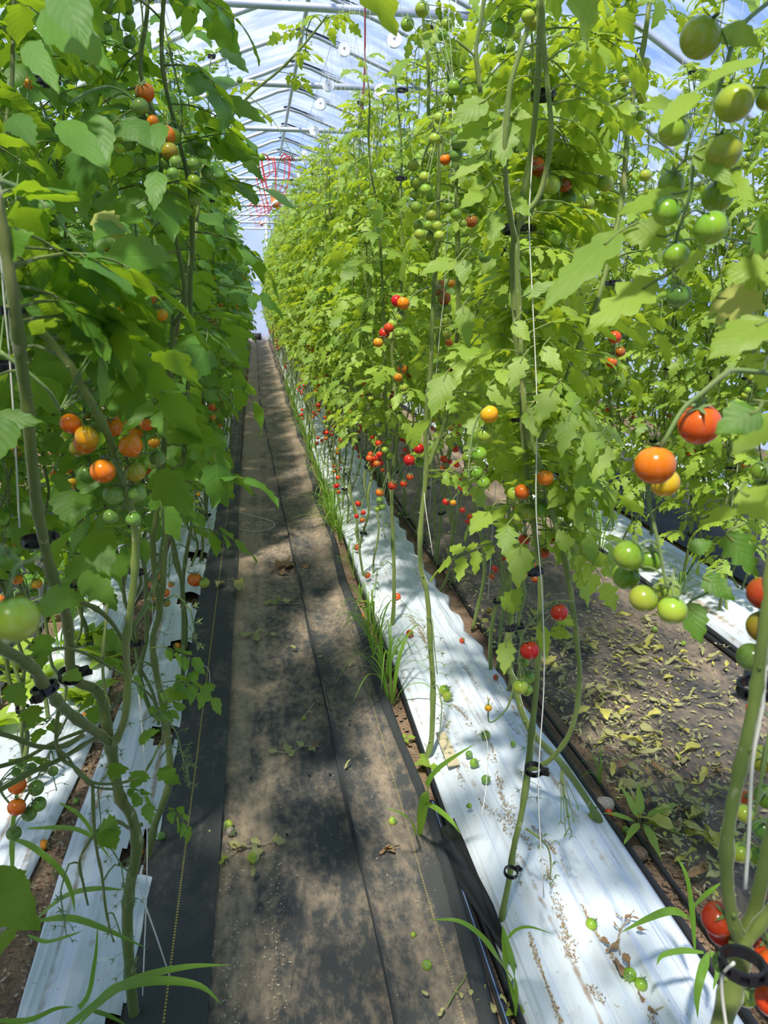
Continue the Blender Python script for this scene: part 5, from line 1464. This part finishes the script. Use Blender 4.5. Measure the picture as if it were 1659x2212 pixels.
grass_from('grass_tuft', B, [
    ([at(170, 2215, 1.72), at(240, 2150, 1.6), at(300, 2115, 1.55), at(400, 2090, 1.5), at(500, 2084, 1.48)], .021),
    ([at(120, 2235, 1.7), at(200, 2180, 1.62), at(250, 2138, 1.55), at(340, 2120, 1.5), at(430, 2130, 1.48), at(480, 2170, 1.46)], .024),
    ([at(80, 2230, 1.75), at(180, 2170, 1.75), at(205, 2080, 1.73), at(212, 1990, 1.72)], .014),
    ([at(-20, 2205, 1.6), at(60, 2205, 1.6), at(120, 2180, 1.62), at(160, 2175, 1.64)], .012),
    ([at(190, 2180, 1.7), at(235, 2195, 1.66), at(275, 2215, 1.64)], .010)], 'broad grass weed with two long blades reaching over the yellow thread')
B = V((-.52, 1.72, .02))
grass_from('grass_tuft', B, [
    ([at(80, 1985, 1.85), at(140, 1940, 1.75), at(200, 1922, 1.65), at(272, 1922, 1.6)], .020),
    ([at(80, 1990, 1.85), at(150, 1985, 1.75), at(220, 2005, 1.66), at(320, 2050, 1.6)], .018),
    ([at(60, 2020, 1.85), at(100, 2035, 1.8), at(150, 2022, 1.76), at(180, 2010, 1.75)], .010),
    ([at(20, 1810, 1.8), at(70, 1830, 1.72), at(130, 1880, 1.66), at(155, 1930, 1.62), at(162, 1975, 1.6)], .014),
    ([at(28, 1900, 1.85), at(30, 1800, 1.8), at(38, 1720, 1.76), at(45, 1660, 1.74)], .018),
    ([at(60, 1790, 1.9), at(150, 1790, 1.82), at(200, 1810, 1.76), at(243, 1860, 1.72)], .013),
    ([at(130, 1735, 1.9), at(170, 1760, 1.85), at(200, 1800, 1.8), at(208, 1840, 1.78)], .010)], 'grass weed with crossing blades over the first white sheet by the soil furrow')
B = gnd(1105, 2100)
grass_from('grass_tuft', B, [
    ([gnd(1110, 2120), at(1080, 2080, 1.66), at(1040, 2025, 1.6), at(990, 1990, 1.58), at(925, 1987, 1.6)], .016),
    ([gnd(1112, 2180), at(1095, 2110, 1.6), at(1088, 2050, 1.55), at(1085, 2000, 1.53)], .022),
    ([gnd(1112, 2200), at(1110, 2110, 1.58), at(1095, 2040, 1.54), at(1085, 1995, 1.52)], .018),
    ([at(1095, 2030, 1.62), at(1115, 2010, 1.6), at(1145, 2003, 1.58), at(1195, 2018, 1.58)], .008)], 'broad-bladed grass clump at the foot of the looping tomato plant')
B = gnd(905, 1810)
grass_from('grass_tuft', B, [
    ([gnd(905, 1810), at(915, 1740, 2.1), at(940, 1670, 2.0), at(1028, 1605, 1.95)], .028),
    ([at(918, 1735, 2.1), at(945, 1750, 2.05), at(975, 1775, 2.0), at(995, 1802, 2.0)], .018),
    ([gnd(900, 1810), at(888, 1775, 2.15), at(860, 1755, 2.1), at(825, 1742, 2.1)], .009)], 'single grass plant with a folded blade beside the black plastic flap')
B = gnd(1250, 2030)
grass_from('grass_tuft', V((1.09, 1.48, .01)), [
    ([at(1500, 2050, 1.75), at(1490, 1950, 1.72), at(1480, 1890, 1.7), at(1462, 1850, 1.7)], .018),
    ([at(1490, 1985, 1.75), at(1450, 1970, 1.7), at(1400, 1985, 1.66), at(1340, 2015, 1.64)], .020),
    ([at(1495, 1965, 1.75), at(1530, 1930, 1.7), at(1560, 1905, 1.68)], .014),
    ([at(1520, 2058, 1.7), at(1470, 2055, 1.66), at(1430, 2065, 1.64), at(1418, 2085, 1.62)], .014),
    ([at(1530, 2060, 1.7), at(1515, 2100, 1.62), at(1505, 2150, 1.6), at(1507, 2200, 1.58)], .020),
    ([at(1535, 2055, 1.7), at(1550, 2090, 1.66), at(1540, 2140, 1.64)], .016)], 'grass plant with arching blades on soil at the far corner of the white bed')
rg = random.Random(8)
TUFT = []
for k in range(4):
    L_ = []
    for i in range(14):
        a, h, ll = rg.random() * 6.28, rg.uniform(.10, .30), rg.uniform(.08, .24)
        d = V((cos(a), sin(a), 0))
        mb = MB()
        blade(mb, [d * .01, d * ll * .3 + V((0, 0, h * .7)), d * ll * .75 + V((0, 0, h)), d * ll * 1.2 + V((0, 0, h * rg.uniform(.4, .95)))], rg.uniform(.004, .010))
        L_.append(mb.mesh('blade', ['grass_blade']))
    TUFT.append(L_)
tl = [(.475, 2.75, 1.1), (.48, 2.95, 1.15), (.47, 3.1, .9), (.485, 3.3, 1.0), (.50, 3.55, .7), (.49, 3.85, .55), (.50, 4.2, .6), (.495, 4.9, .9), (.46, 5.15, 1.1), (.5, 5.35, 1.1), (.47, 5.5, 1.0), (.5, 5.8, .9), (.5, 6.3, .8), (.5, 6.9, .8), (.49, 7.5, .8), (.5, 8.2, .9), (.49, 8.9, .9), (.49, 9.7, 1.0), (.48, 10.6, 1.1), (.48, 11.5, 1.2), (.5, 5.0, .8), (.48, 5.25, 1.2), (.51, 5.65, .9), (.5, 6.05, .9), (.49, 6.6, .9), (.5, 7.2, .9), (.49, 7.9, .9), (.5, 8.55, .9), (.5, 9.3, 1.0), (.49, 10.1, 1.0), (.49, 11.0, 1.1), (.48, 12.4, 1.2), (.48, 13.4, 1.2), (.5, 3.4, .5), (.495, 4.5, .5), (1.08, 2.1, .4), (2.08, 5.0, 1.2), (2.1, 5.4, 1.3), (2.12, 4.4, 1.0), (2.2, 4.7, 1.2), (2.15, 6.1, 1.2), (2.2, 3.6, 1.0), (-.95, 3.4, .8), (-1.05, 4.2, 1.0), (-1.2, 3.0, 1.0), (-1.3, 3.8, 1.2), (2.1, 7.0, 1.2)]
for i, (x, y, s) in enumerate(tl):
    r = empty('grass_tuft', (x, y, .005))
    for me in TUFT[i % 4]:
        link('blade', me, r)
    r.rotation_euler = (0, 0, i * 1.7)
    r.scale = (s, s, s)
    if x > 2:
        lab = 'grass tuft growing at the edge of the second white bed'
    elif x < 0:
        lab = 'grass tuft on the soil behind the shaded row'
    elif x > 1:
        lab = 'small grass tuft on bare soil beside the leaf-littered fabric'
    elif i < 12:
        lab = 'grass tuft in the weedy gap beside the path, %s of its line from the camera' % ORD[i]
    else:
        lab = 'grass tuft in the distant stretch of the weedy gap beside the path'
    tag(r, lab, 'grass', 'grass tufts in rows')
# broadleaf seedlings
def weed(base, tips, label, mk='leaf_sun', w=.5):
    r = empty('broadleaf_weed', base)
    for (dx, dy, dz, L) in tips:
        d = V((dx, dy, dz)).normalized()
        mb = MB()
        p = V((dx, dy, 0)) * .15 * L + V((0, 0, .35 * L))
        tube(mb, [V((0, 0, 0)), p], .0012, 5, 1)
        x, y, z = axes(d, V((0, 0, 1)))
        leaflet(mb, p, x, y, z, L, L * w, rg, 8, 2, .05, 0, .3, .5)
        link('leaf', mb.mesh('leaf', [mk, 'stem']), r)
    return tag(r, label, 'weed', 'broadleaf weeds')
weed(gnd(875, 1600), [(-1, -.1, .2, .045), (1, -.2, .2, .045), (.1, -1, .2, .035), (0, 1, .3, .03)], 'small four-leaved seedling beside the slim bare stem')
weed(gnd(925, 1660) + V((0.02, 0, 0)), [(-1, -.1, .3, .07), (1, .2, .3, .08), (.2, -1, .3, .075), (-.6, .6, .4, .06), (.7, -.7, .2, .07)], 'round-leaved weed at the foot of the slim bare stem', w=.8)
weed(V((1.10, 1.86, .01)), [(-1, .3, .5, .11), (1, .3, .3, .14), (.4, 1, .6, .13), (0, -1, -.1, .13), (.8, -.5, .1, .12), (-.7, -.6, .2, .12), (-.2, .8, .9, .12)], 'narrow-leaved green weed by the pale stone on the littered fabric', w=.22)
weed(gnd(805, 1310), [(-1, .2, .5, .06), (1, .3, .5, .06), (0, -1, .4, .06), (.5, .8, .7, .05)], 'pale seedling in the weedy gap by the sunlit patch', 'leaf_sun')
weed(gnd(1110, 2190), [(-.6, -.4, .5, .03), (.8, -.2, .4, .03), (.2, .8, .5, .03)], 'tiny clover-like weed at the base of the broad grass clump', w=.9)
for i, (x, y) in enumerate(((-1.05, 2.75), (-1.15, 3.3), (-.75, 2.95), (-1.0, 3.9), (-.85, 3.5), (-.7, 3.3), (-1.2, 2.95), (-1.3, 3.6), (-.98, 3.1))):
    weed(V((x, y, .01)), [(cos(a), sin(a), rg.uniform(.1, 1.3), rg.uniform(.05, .15)) for a in [rg.random() * 6.28 for _ in range(26)]], 'bushy pale green weed on the ground under the shaded row', w=.6)['group'] = 'bushy weeds under the shaded row'

# ------------------------------------------------------------------ fallen fruit, litter
def fallen(px, py, rpx, k, label, z=.05, cal=True, group='fallen tomatoes'):
    g = gnd(px, py, z)
    d = (g - CAM).dot(FW)
    r = rpx / F * d
    o = empty('fallen_tomato', g + V((0, 0, r * .1)))
    ax = V((rg.uniform(-1, 1), rg.uniform(-1, .2), rg.uniform(.1, .9))).normalized()
    x, y, zz = axes(ax.orthogonal(), ax)
    link('fruit', TOM[k], o, mtx(V((0, 0, r * .7)), x, y, zz, r))
    if cal:
        mb = MB()
        e = V((0, 0, r * .7)) + ax * r * .9
        tube(mb, [e, e + ax * r * .5], .0013, 5)
        sepals(mb, e, ax, r, rg, 0, 5, .15)
        link('calyx', mb.mesh('calyx', ['truss_stalk']), o)
    return tag(o, label, 'tomato', group)
FT = [(960, 1500, 12, 'green', 'fallen green tomato touching a paler one on the white sheet', .07), (966, 1512, 11, 'lime', 'paler fallen tomato touching a green one on the white sheet', .07), (1049, 1595, 10, 'green', 'fallen green tomato at the end of the brown debris line', .07), (1013, 1635, 8, 'jade', 'small bluish green tomato, upper of three by the cardboard scrap', .07), (1024, 1655, 10, 'green', 'fallen green tomato, middle of three by the cardboard scrap', .07), (1049, 1691, 10, 'jade', 'fallen green tomato with upright sepals, lowest of three by cardboard', .07), (1108, 1611, 6, 'green', 'tiny green tomato alone in the middle of the white sheet', .07), (1014, 1745, 6, 'green', 'tiny dark green tomato near the black flap on white sheet', .07), (1277, 2005, 13, 'green', 'fallen green tomato beside the brown withered sprig', .065), (1359, 2115, 15, 'green', 'fallen green tomato topped by its sepals near the white sheet corner', .06), (1384, 2135, 14, 'green', 'glossy green tomato beside the sepal-topped one', .06), (1281, 1770, 11, 'green', 'green tomato against the sweeping ribbed stem', .03), (1315, 1762, 9, 'red', 'small red tomato on soil by the pale stone', .01), (1351, 1798, 8, 'green', 'small green tomato on soil below the red one', .01), (794, 1248, 7, 'red', 'red cherry tomato lying alone on the sunny white sheet', .06), (885, 1374, 8, 'red', 'red tomato on the white sheet behind the slim bare stem', .06), (771, 1188, 7, 'red', 'split red tomato high on the white sheet', .06), (858, 1295, 8, 'red', 'squashed red tomato beside brown stain on white sheet', .06), (998, 1388, 6, 'red', 'red tomato half hidden in a fold of white sheet', .06), (855, 1413, 6, 'lime', 'pale green tomato near the weedy gap on white sheet', .06), (1071, 1467, 6, 'red', 'tiny red tomato near the far edge of the white sheet', .05), (922, 2092, 11, 'green', 'green tomato lying on the black fabric at the front', .015), (893, 2023, 6, 'green', 'tiny green tomato on the black fabric near the grass', .015), (848, 1780, 9, 'lime', 'split pale tomato on black fabric beside dry scraps', .015), (494, 1788, 10, 'lime', 'yellow-green tomato by the rotten one on the path', .01), (499, 1803, 10, 'rotten', 'grey rotten tomato on the path', .01), (526, 1043, 5, 'orange', 'orange tomato lying on the dusty path', .01), (95, 1832, 11, 'orange', 'orange tomato in the soil furrow under the shaded row', .0), (365, 1515, 9, 'orange', 'orange tomato on the torn white sheet by the yellow thread', .03), (300, 1849, 11, 'orange', 'red-orange tomato inside the torn planting hole', .0), (349, 1812, 9, 'jade', 'green tomato at the rim of the torn planting hole', .03), (188, 1552, 10, 'orange', 'orange tomato at the edge of the soil furrow', .01), (165, 1735, 7, 'jade', 'tiny green tomato on the soil furrow', .0), (383, 1402, 8, 'orange', 'orange tomatoes beside the pale jointed stem base', .01), (370, 1268, 7, 'orange', 'orange tomato on torn plastic behind the low orange fruit', .03), (310, 1240, 7, 'red', 'red tomato on the ground behind the shaded row stems', .02), (1465, 1640, 6, 'green', 'small green tomato on the littered black fabric', .03), (1475, 1394, 6, 'green', 'tiny green tomato beyond the wilted leaf pile', .03), (1413, 1365, 7, 'green', 'green tomato in the wilted leaf pile', .03), (1056, 1322, 6, 'amber', 'yellow tomato among dead leaves beyond the white bed', .02), (965, 1242, 5, 'orange', 'tiny orange tomato among dead leaves', .02), (782, 1337, 6, 'orange', 'orange tomato in the weedy gap', .01)]
for (px, py, r, k, lab, z) in FT:
    fallen(px, py, r, k, lab, z)

WL = []
for mk in ('wilted_leaf', 'wilted_leaf', 'wilted_leaf', 'wilted_leaf', 'yellow_leaf', 'yellow_leaf', 'brown_leaf'):
    for k in range(2):
        mb = MB()
        leaflet(mb, V((0, 0, .006)), V((1, 0, 0)), V((0, 1, 0)), V((0, 0, 1)), .085, rg.uniform(.016, .032), rg, 9, 2, .22, 0, -.7, rg.uniform(-.3, .5), .5)
        WL.append(mb.mesh('wilted_leaf', [mk]))
def wilt(x, y, z, i, label, s=1.0, grp='wilted leaves on the black fabric'):
    o = link('wilted_leaf', WL[i])
    o.location = (x, y, z)
    o.rotation_euler = (rg.uniform(-.4, .4), rg.uniform(-.3, .3), rg.random() * 6.28)
    o.scale = (s, s, s)
    return tag(o, label, 'leaf', grp)
piles = [(1.42, 2.95, .25, .30, 70), (1.20, 2.30, .14, .35, 62), (1.75, 2.75, .2, .25, 34), (1.36, 1.98, .16, .30, 70), (1.15, 3.8, .15, .7, 60), (1.6, 4.2, .4, .6, 24), (1.15, 1.75, .08, .2, 22)]
for (cx, cyy, sx, sy, cnt) in piles:
    for i in range(cnt):
        x, y = rg.gauss(cx, sx), rg.gauss(cyy, sy)
        if x < edgeM(y)[0] - .02 or x > 2.1 or y < 1.3:
            continue
        idx = rg.randrange(10) if cyy > 2.1 else rg.randrange(14)
        wilt(x, y, .042 + rg.uniform(0, .016), idx, 'curled wilted leaf lying on the black fabric between the white beds', rg.uniform(.5, 1.15))
for i in range(9):
    p = gnd(1440 + i * 14 + rg.uniform(-14, 14), 1770 + i * 7 + rg.uniform(-22, 22), .05)
    wilt(p.x, p.y, .055, 8 + i % 4, 'bright yellow dead leaf at the edge of the littered fabric', 1.25, 'bright yellow leaves by the soil strip')
# fine shredded litter among the piles
mb = MB()
for (cx, cyy, sx, sy, cnt) in piles:
    for i in range(cnt * 9):
        x, y = rg.gauss(cx, sx * 1.2), rg.gauss(cyy, sy * 1.2)
        if x < edgeM(y)[0] - .05 or x > 2.1 or y < 1.2:
            continue
        a, L_ = rg.random() * 6.28, rg.uniform(.012, .04)
        d, e = V((cos(a), sin(a), rg.uniform(-.1, .3))), V((-sin(a), cos(a), 0)) * rg.uniform(.002, .006)
        p = V((x, y, .042))
        b = len(mb.v)
        mb.v += [p, p + d * L_ * .5 + e, p + d * L_, p + d * L_ * .5 - e + V((0, 0, .004))]
        mb.face((b, b + 1, b + 2, b + 3), rg.choice((0, 0, 1, 2)))
tag(link('leaf_litter', mb.mesh('leaf_litter', ['wilted_leaf', 'dry_stalk', 'yellow_leaf'], False)), 'fine shredded dry leaf litter on the black fabric', 'litter', None, 'stuff')

def sprig(name, stem_px, leaves, z, mk, label, matstem='dry_stalk', w=.5, r=.0018):
    P = [gnd(a, b, z + .006) for (a, b) in stem_px]
    base = P[0].copy()
    base.z = z
    o = empty(name, base)
    mb = MB()
    tube(mb, smooth_path([p - base for p in P], 4), r, 5)
    link('stalk', mb.mesh('stalk', [matstem]), o)
    for (b_, t_, m2) in leaves:
        p0, p1 = gnd(*b_, z + .008) - base, gnd(*t_, z + .012) - base
        mb = MB()
        X = p1 - p0
        L_ = X.length
        if L_ < 1e-4:
            continue
        X, Y, Z = axes(X, V((0, 0, 1)), rg.uniform(-.5, .5))
        leaflet(mb, p0, X, Y, Z, L_, L_ * w, rg, 9, 2, .2, 0, -.3, rg.uniform(-.4, .2), .5)
        link('leaf', mb.mesh('leaf', [m2 or mk]), o)
    return tag(o, label, 'sprig', 'wilted sprigs lying about')
sprig('wilted_sprig', [(485, 1855), (520, 1832), (560, 1825), (600, 1815)], [((530, 1830), (490, 1820), None), ((560, 1825), (540, 1808), None), ((555, 1828), (550, 1862), 'wilted_leaf'), ((590, 1815), (622, 1822), None), ((590, 1817), (600, 1800), None), ((490, 1850), (475, 1868), 'leaf_sun'), ((540, 1845), (552, 1870), 'leaf_sun'), ((520, 1835), (500, 1815), 'brown_leaf')], .012, 'wilted_leaf', 'wilted green sprig on the path below the rotten tomato')
sprig('wilted_sprig', [(590, 1622), (625, 1625), (655, 1612), (690, 1612)], [((600, 1623), (575, 1622), None), ((625, 1625), (615, 1605), None), ((635, 1622), (625, 1637), None), ((655, 1612), (640, 1600), None), ((675, 1612), (690, 1603), 'brown_leaf'), ((670, 1615), (680, 1628), None)], .012, 'wilted_leaf', 'wilted green sprig across the middle of the path')
sprig('wilted_sprig', [(508, 1372), (560, 1370), (600, 1372)], [((545, 1370), (515, 1372), None), ((550, 1368), (570, 1358), None), ((560, 1372), (552, 1385), None), ((580, 1372), (600, 1370), None)], .012, 'wilted_leaf', 'pale wilted sprig beside the yellow-threaded fabric fold')
sprig('wilted_sprig', [(560, 1304), (600, 1304), (650, 1303)], [((570, 1304), (590, 1297), None), ((590, 1303), (605, 1294), 'leaf_sun'), ((585, 1304), (575, 1298), None), ((610, 1300), (636, 1294), None)], .012, 'wilted_leaf', 'thin wilted sprig with crumpled leaves midway along the path')
sprig('wilted_sprig', [(590, 1240), (610, 1228), (640, 1222), (660, 1232)], [((600, 1230), (625, 1210), 'brown_leaf'), ((610, 1230), (640, 1215), 'brown_leaf'), ((650, 1222), (670, 1225), None), ((600, 1236), (625, 1240), 'brown_leaf'), ((585, 1238), (595, 1230), 'brown_leaf')], .012, 'brown_leaf', 'brown dead sprig beside the path seam')
sprig('wilted_sprig', [(655, 1553), (662, 1540), (680, 1518)], [((660, 1548), (652, 1556), 'leaf_sun'), ((662, 1540), (672, 1536), None), ((665, 1530), (658, 1524), 'brown_leaf')], .012, 'wilted_leaf', 'small sprig with one green leaf on the path')
sprig('wilted_sprig', [(560, 2200), (590, 2170), (612, 2130), (627, 2070)] if False else [(965, 2175), (985, 2140), (1005, 2110), (1022, 2058)], [((1000, 2155), (985, 2140), None), ((1020, 2150), (1010, 2130), None), ((1050, 2155), (1030, 2165), None), ((1080, 2150), (1095, 2165), None), ((1040, 2140), (1050, 2125), None), ((960, 2180), (945, 2195), None), ((1060, 2165), (1070, 2190), None), ((925, 2150), (910, 2140), None)], .03, 'wilted_leaf', 'wilted drooping sprig on fabric beside the broad grass clump', 'stem')
sprig('withered_sprig', [(1340, 2060), (1335, 2030), (1345, 2000), (1362, 1985)], [((1345, 1985), (1330, 1975), None), ((1350, 1985), (1370, 1972), None), ((1360, 1980), (1380, 1985), None), ((1340, 2010), (1325, 1995), None), ((1375, 2005), (1400, 2010), None), ((1340, 2030), (1320, 2045), None), ((1335, 2045), (1310, 2055), None), ((1350, 2060), (1358, 2095), None), ((1330, 2070), (1345, 2110), None), ((1300, 2025), (1320, 2045), None)], .07, 'brown_leaf', 'brown withered sprig on the white sheet near the sepal-topped tomato', 'dry_stalk', .36, .0022)
sprig('withered_sprig', [(1405, 2190), (1420, 2180), (1440, 2172), (1445, 2160)], [((1390, 2165), (1378, 2140), None), ((1400, 2175), (1420, 2195), None)], .06, 'brown_leaf', 'curled brown tendril at the corner of the white sheet', 'dry_stalk', .4, .0022)
sprig('wilted_sprig', [(470, 1258), (500, 1250), (520, 1262)], [((480, 1256), (468, 1268), None), ((505, 1252), (528, 1262), 'yellow_leaf'), ((515, 1258), (525, 1275), 'wilted_leaf')], .045, 'wilted_leaf', 'wilted sprig over the yellow thread beside the low orange fruit', 'stem')
for i, (px, py, k) in enumerate(((745, 1667, 0), (845, 1835, 13), (855, 1848, 12), (543, 1902, 2), (455, 1805, 3), (830, 1842, 12), (700, 1420, 4), (640, 1405, 2), (752, 1445, 0), (735, 1530, 12))):
    p = gnd(px, py, .02)
    wilt(p.x, p.y, .03, k, 'dry curled leaf scrap lying on the path fabric', .55, 'dry leaf scraps on the path')
for i, (px, py) in enumerate(((690, 1522), (704, 1521), (542, 1682), (620, 1804), (668, 1675), (713, 1673), (755, 1568), (757, 1558), (560, 1180))):
    p = gnd(px, py, .014)
    mb = MB()
    ball(mb, V((0, 0, 0)), .0045, 8, 6)
    o = link('dark_pellet', mb.mesh('dark_pellet', ['dark_pellet']))
    o.location = p + V((0, 0, .002))
    tag(o, 'tiny round black pellet on the path fabric', 'pellet', 'black pellets on the path')
# seeds, straw and crumbs
mb = MB()
for i in range(520):
    if rg.random() < .6:
        y = rg.uniform(1.25, 2.0)
        x = rg.choice((rg.gauss(-.13, .03), rg.gauss(-.02, .02)))
    else:
        y = rg.uniform(1.3, 9)
        x = rg.uniform(-.15, .42)
    a, L_ = rg.random() * 6.28, rg.uniform(.004, .011)
    d, e = V((cos(a), sin(a), 0)), V((-sin(a), cos(a), 0)) * .0012
    p = V((x, y, .017))
    if x > .25:
        p.z += .012
    b = len(mb.v)
    mb.v += [p - d * L_ * .5, p + e, p + d * L_ * .5, p - e, p + V((0, 0, .002))]
    mi = 0 if rg.random() < .6 else 1
    for q in ((0, 1, 4), (1, 2, 4), (2, 3, 4), (3, 0, 4)):
        mb.face(tuple(b + k for k in q), mi)
tag(link('straw_crumbs', mb.mesh('straw_crumbs', ['grain', 'dry_stalk'], False)), 'seeds and straw crumbs scattered on the path fabric', 'litter', None, 'stuff')
# dry debris lines caught in the folds of the white sheet and in the soil furrow
mb = MB()
lines = [[(1010, 1560), (1060, 1610), (1085, 1720), (1110, 1780), (1180, 1870), (1215, 1990), (1240, 2070), (1300, 2160)], [(960, 1510), (1000, 1540), (1045, 1610), (1110, 1740), (1190, 1830)], [(1190, 1830), (1230, 1880), (1270, 1985), (1320, 2060), (1380, 2160), (1420, 2212)], [(905, 1350), (930, 1420), (965, 1560), (1000, 1690)], [(1010, 1690), (1100, 1800), (1140, 1990), (1180, 2110), (1220, 2212)], [(885, 1330), (905, 1360), (920, 1390)], [(1000, 1430), (1040, 1490), (1120, 1580)]]
for ln in lines:
    P = smooth_path([gnd(a, b, .07) for a, b in ln], 40)
    for p in P:
        if hsh(p.x * 9, p.y * 6, 1) < -.25:
            continue
        for k in range(3):
            a, L_ = rg.gauss(1.4, .7), rg.uniform(.003, .016) * rg.random() ** .5
            d, e = V((cos(a), sin(a), rg.uniform(0, .4))), V((-sin(a), cos(a), 0)) * rg.uniform(.0007, .0028)
            u = (p.x - edgeR(p.y)[0]) / (edgeR(p.y)[1] - edgeR(p.y)[0])
            q = V((p.x + rg.gauss(0, .005) * (1 + hsh(p.x * 3, p.y * 5)), p.y + rg.gauss(0, .008), bedz(p.x, p.y, u) + .004))
            b = len(mb.v)
            mb.v += [q - d * L_ * .5, q + e, q + d * L_ * .5, q - e]
            mb.face((b, b + 1, b + 2, b + 3), rg.choice((0, 1, 1)))
for i in range(1500):
    y = rg.uniform(1.4, 6)
    p = V((rg.gauss(-.65, .03), y, .004))
    a, L_ = rg.random() * 6.28, rg.uniform(.006, .025)
    d, e = V((cos(a), sin(a), rg.uniform(0, .6))), V((-sin(a), cos(a), 0)) * rg.uniform(.002, .006)
    b = len(mb.v)
    mb.v += [p - d * L_ * .5, p + e, p + d * L_ * .5, p - e]
    mb.face((b, b + 1, b + 2, b + 3), rg.choice((0, 1, 2)))
tag(link('dry_debris', mb.mesh('dry_debris', ['brown_leaf', 'dry_stalk', 'soil'], False)), 'brown shredded debris caught in the folds of the white sheets', 'litter', None, 'stuff')
# stones and clods on bare soil
def rock(name, p, r, matname, label, grp, seed):
    rr = random.Random(seed)
    mb = MB()
    ball(mb, V((0, 0, 0)), r, 10, 7, 0, .6, 0)
    for v in mb.v:
        v *= 1 + .18 * sin(v.x * 90 / (r * 40) + seed) * cos(v.y * 70 / (r * 40))
    o = link(name, mb.mesh(name, [matname]))
    o.location = p + V((0, 0, r * .35))
    o.rotation_euler = (0, 0, rr.random() * 6)
    return tag(o, label, 'stone' if matname == 'pebble' else 'clod', grp)
rock('stone', gnd(1305, 1742), .034, 'pebble', 'pale rounded stone on soil beside the small red tomato', None, 3)
rock('stone', gnd(1378, 1850), .03, 'soil', 'flat clod of earth in the soil strip below the pale stone', None, 5)
mb = MB()
for i in range(900):
    t = rg.random()
    if t < .5:
        x, y = rg.uniform(1.04, 1.2), rg.uniform(1.0, 2.0)
    elif t < .75:
        x, y = rg.uniform(.44, .53), rg.uniform(1.2, 4.0)
    else:
        h = rg.choice(HOLES)
        x, y = h[0] + rg.gauss(0, .03), h[1] + rg.gauss(0, .04)
    r = rg.uniform(.003, .011)
    b = len(mb.v)
    c = V((x, y, -.006 + r * .4))
    k = 5
    for j in range(k):
        a = 2 * pi * j / k + rg.random()
        mb.v.append(c + V((cos(a) * r, sin(a) * r, 0)))
    mb.v.append(c + V((0, 0, r * .8)))
    for j in range(k):
        mb.face((b + j, b + (j + 1) % k, b + k))
tag(link('soil_crumbs', mb.mesh('soil_crumbs', ['soil'], False)), 'loose crumbs of brown soil in the bare strips', 'soil', None, 'stuff')
# cardboard scrap on the white sheet
mb = MB()
cp = [gnd(941, 1582, .075), gnd(962, 1580, .078), gnd(994, 1650, .072), gnd(968, 1655, .07)]
mb.v += cp + [p + V((0, 0, -.004)) for p in cp]
for q in ((3, 2, 1, 0), (4, 5, 6, 7), (0, 1, 5, 4), (1, 2, 6, 5), (2, 3, 7, 6), (3, 0, 4, 7)):
    mb.face(q)
tag(link('cardboard_scrap', mb.mesh('cardboard_scrap', ['cardboard'], False)), 'flat tan cardboard scrap lying on the white sheet beside the slim stem', 'cardboard')
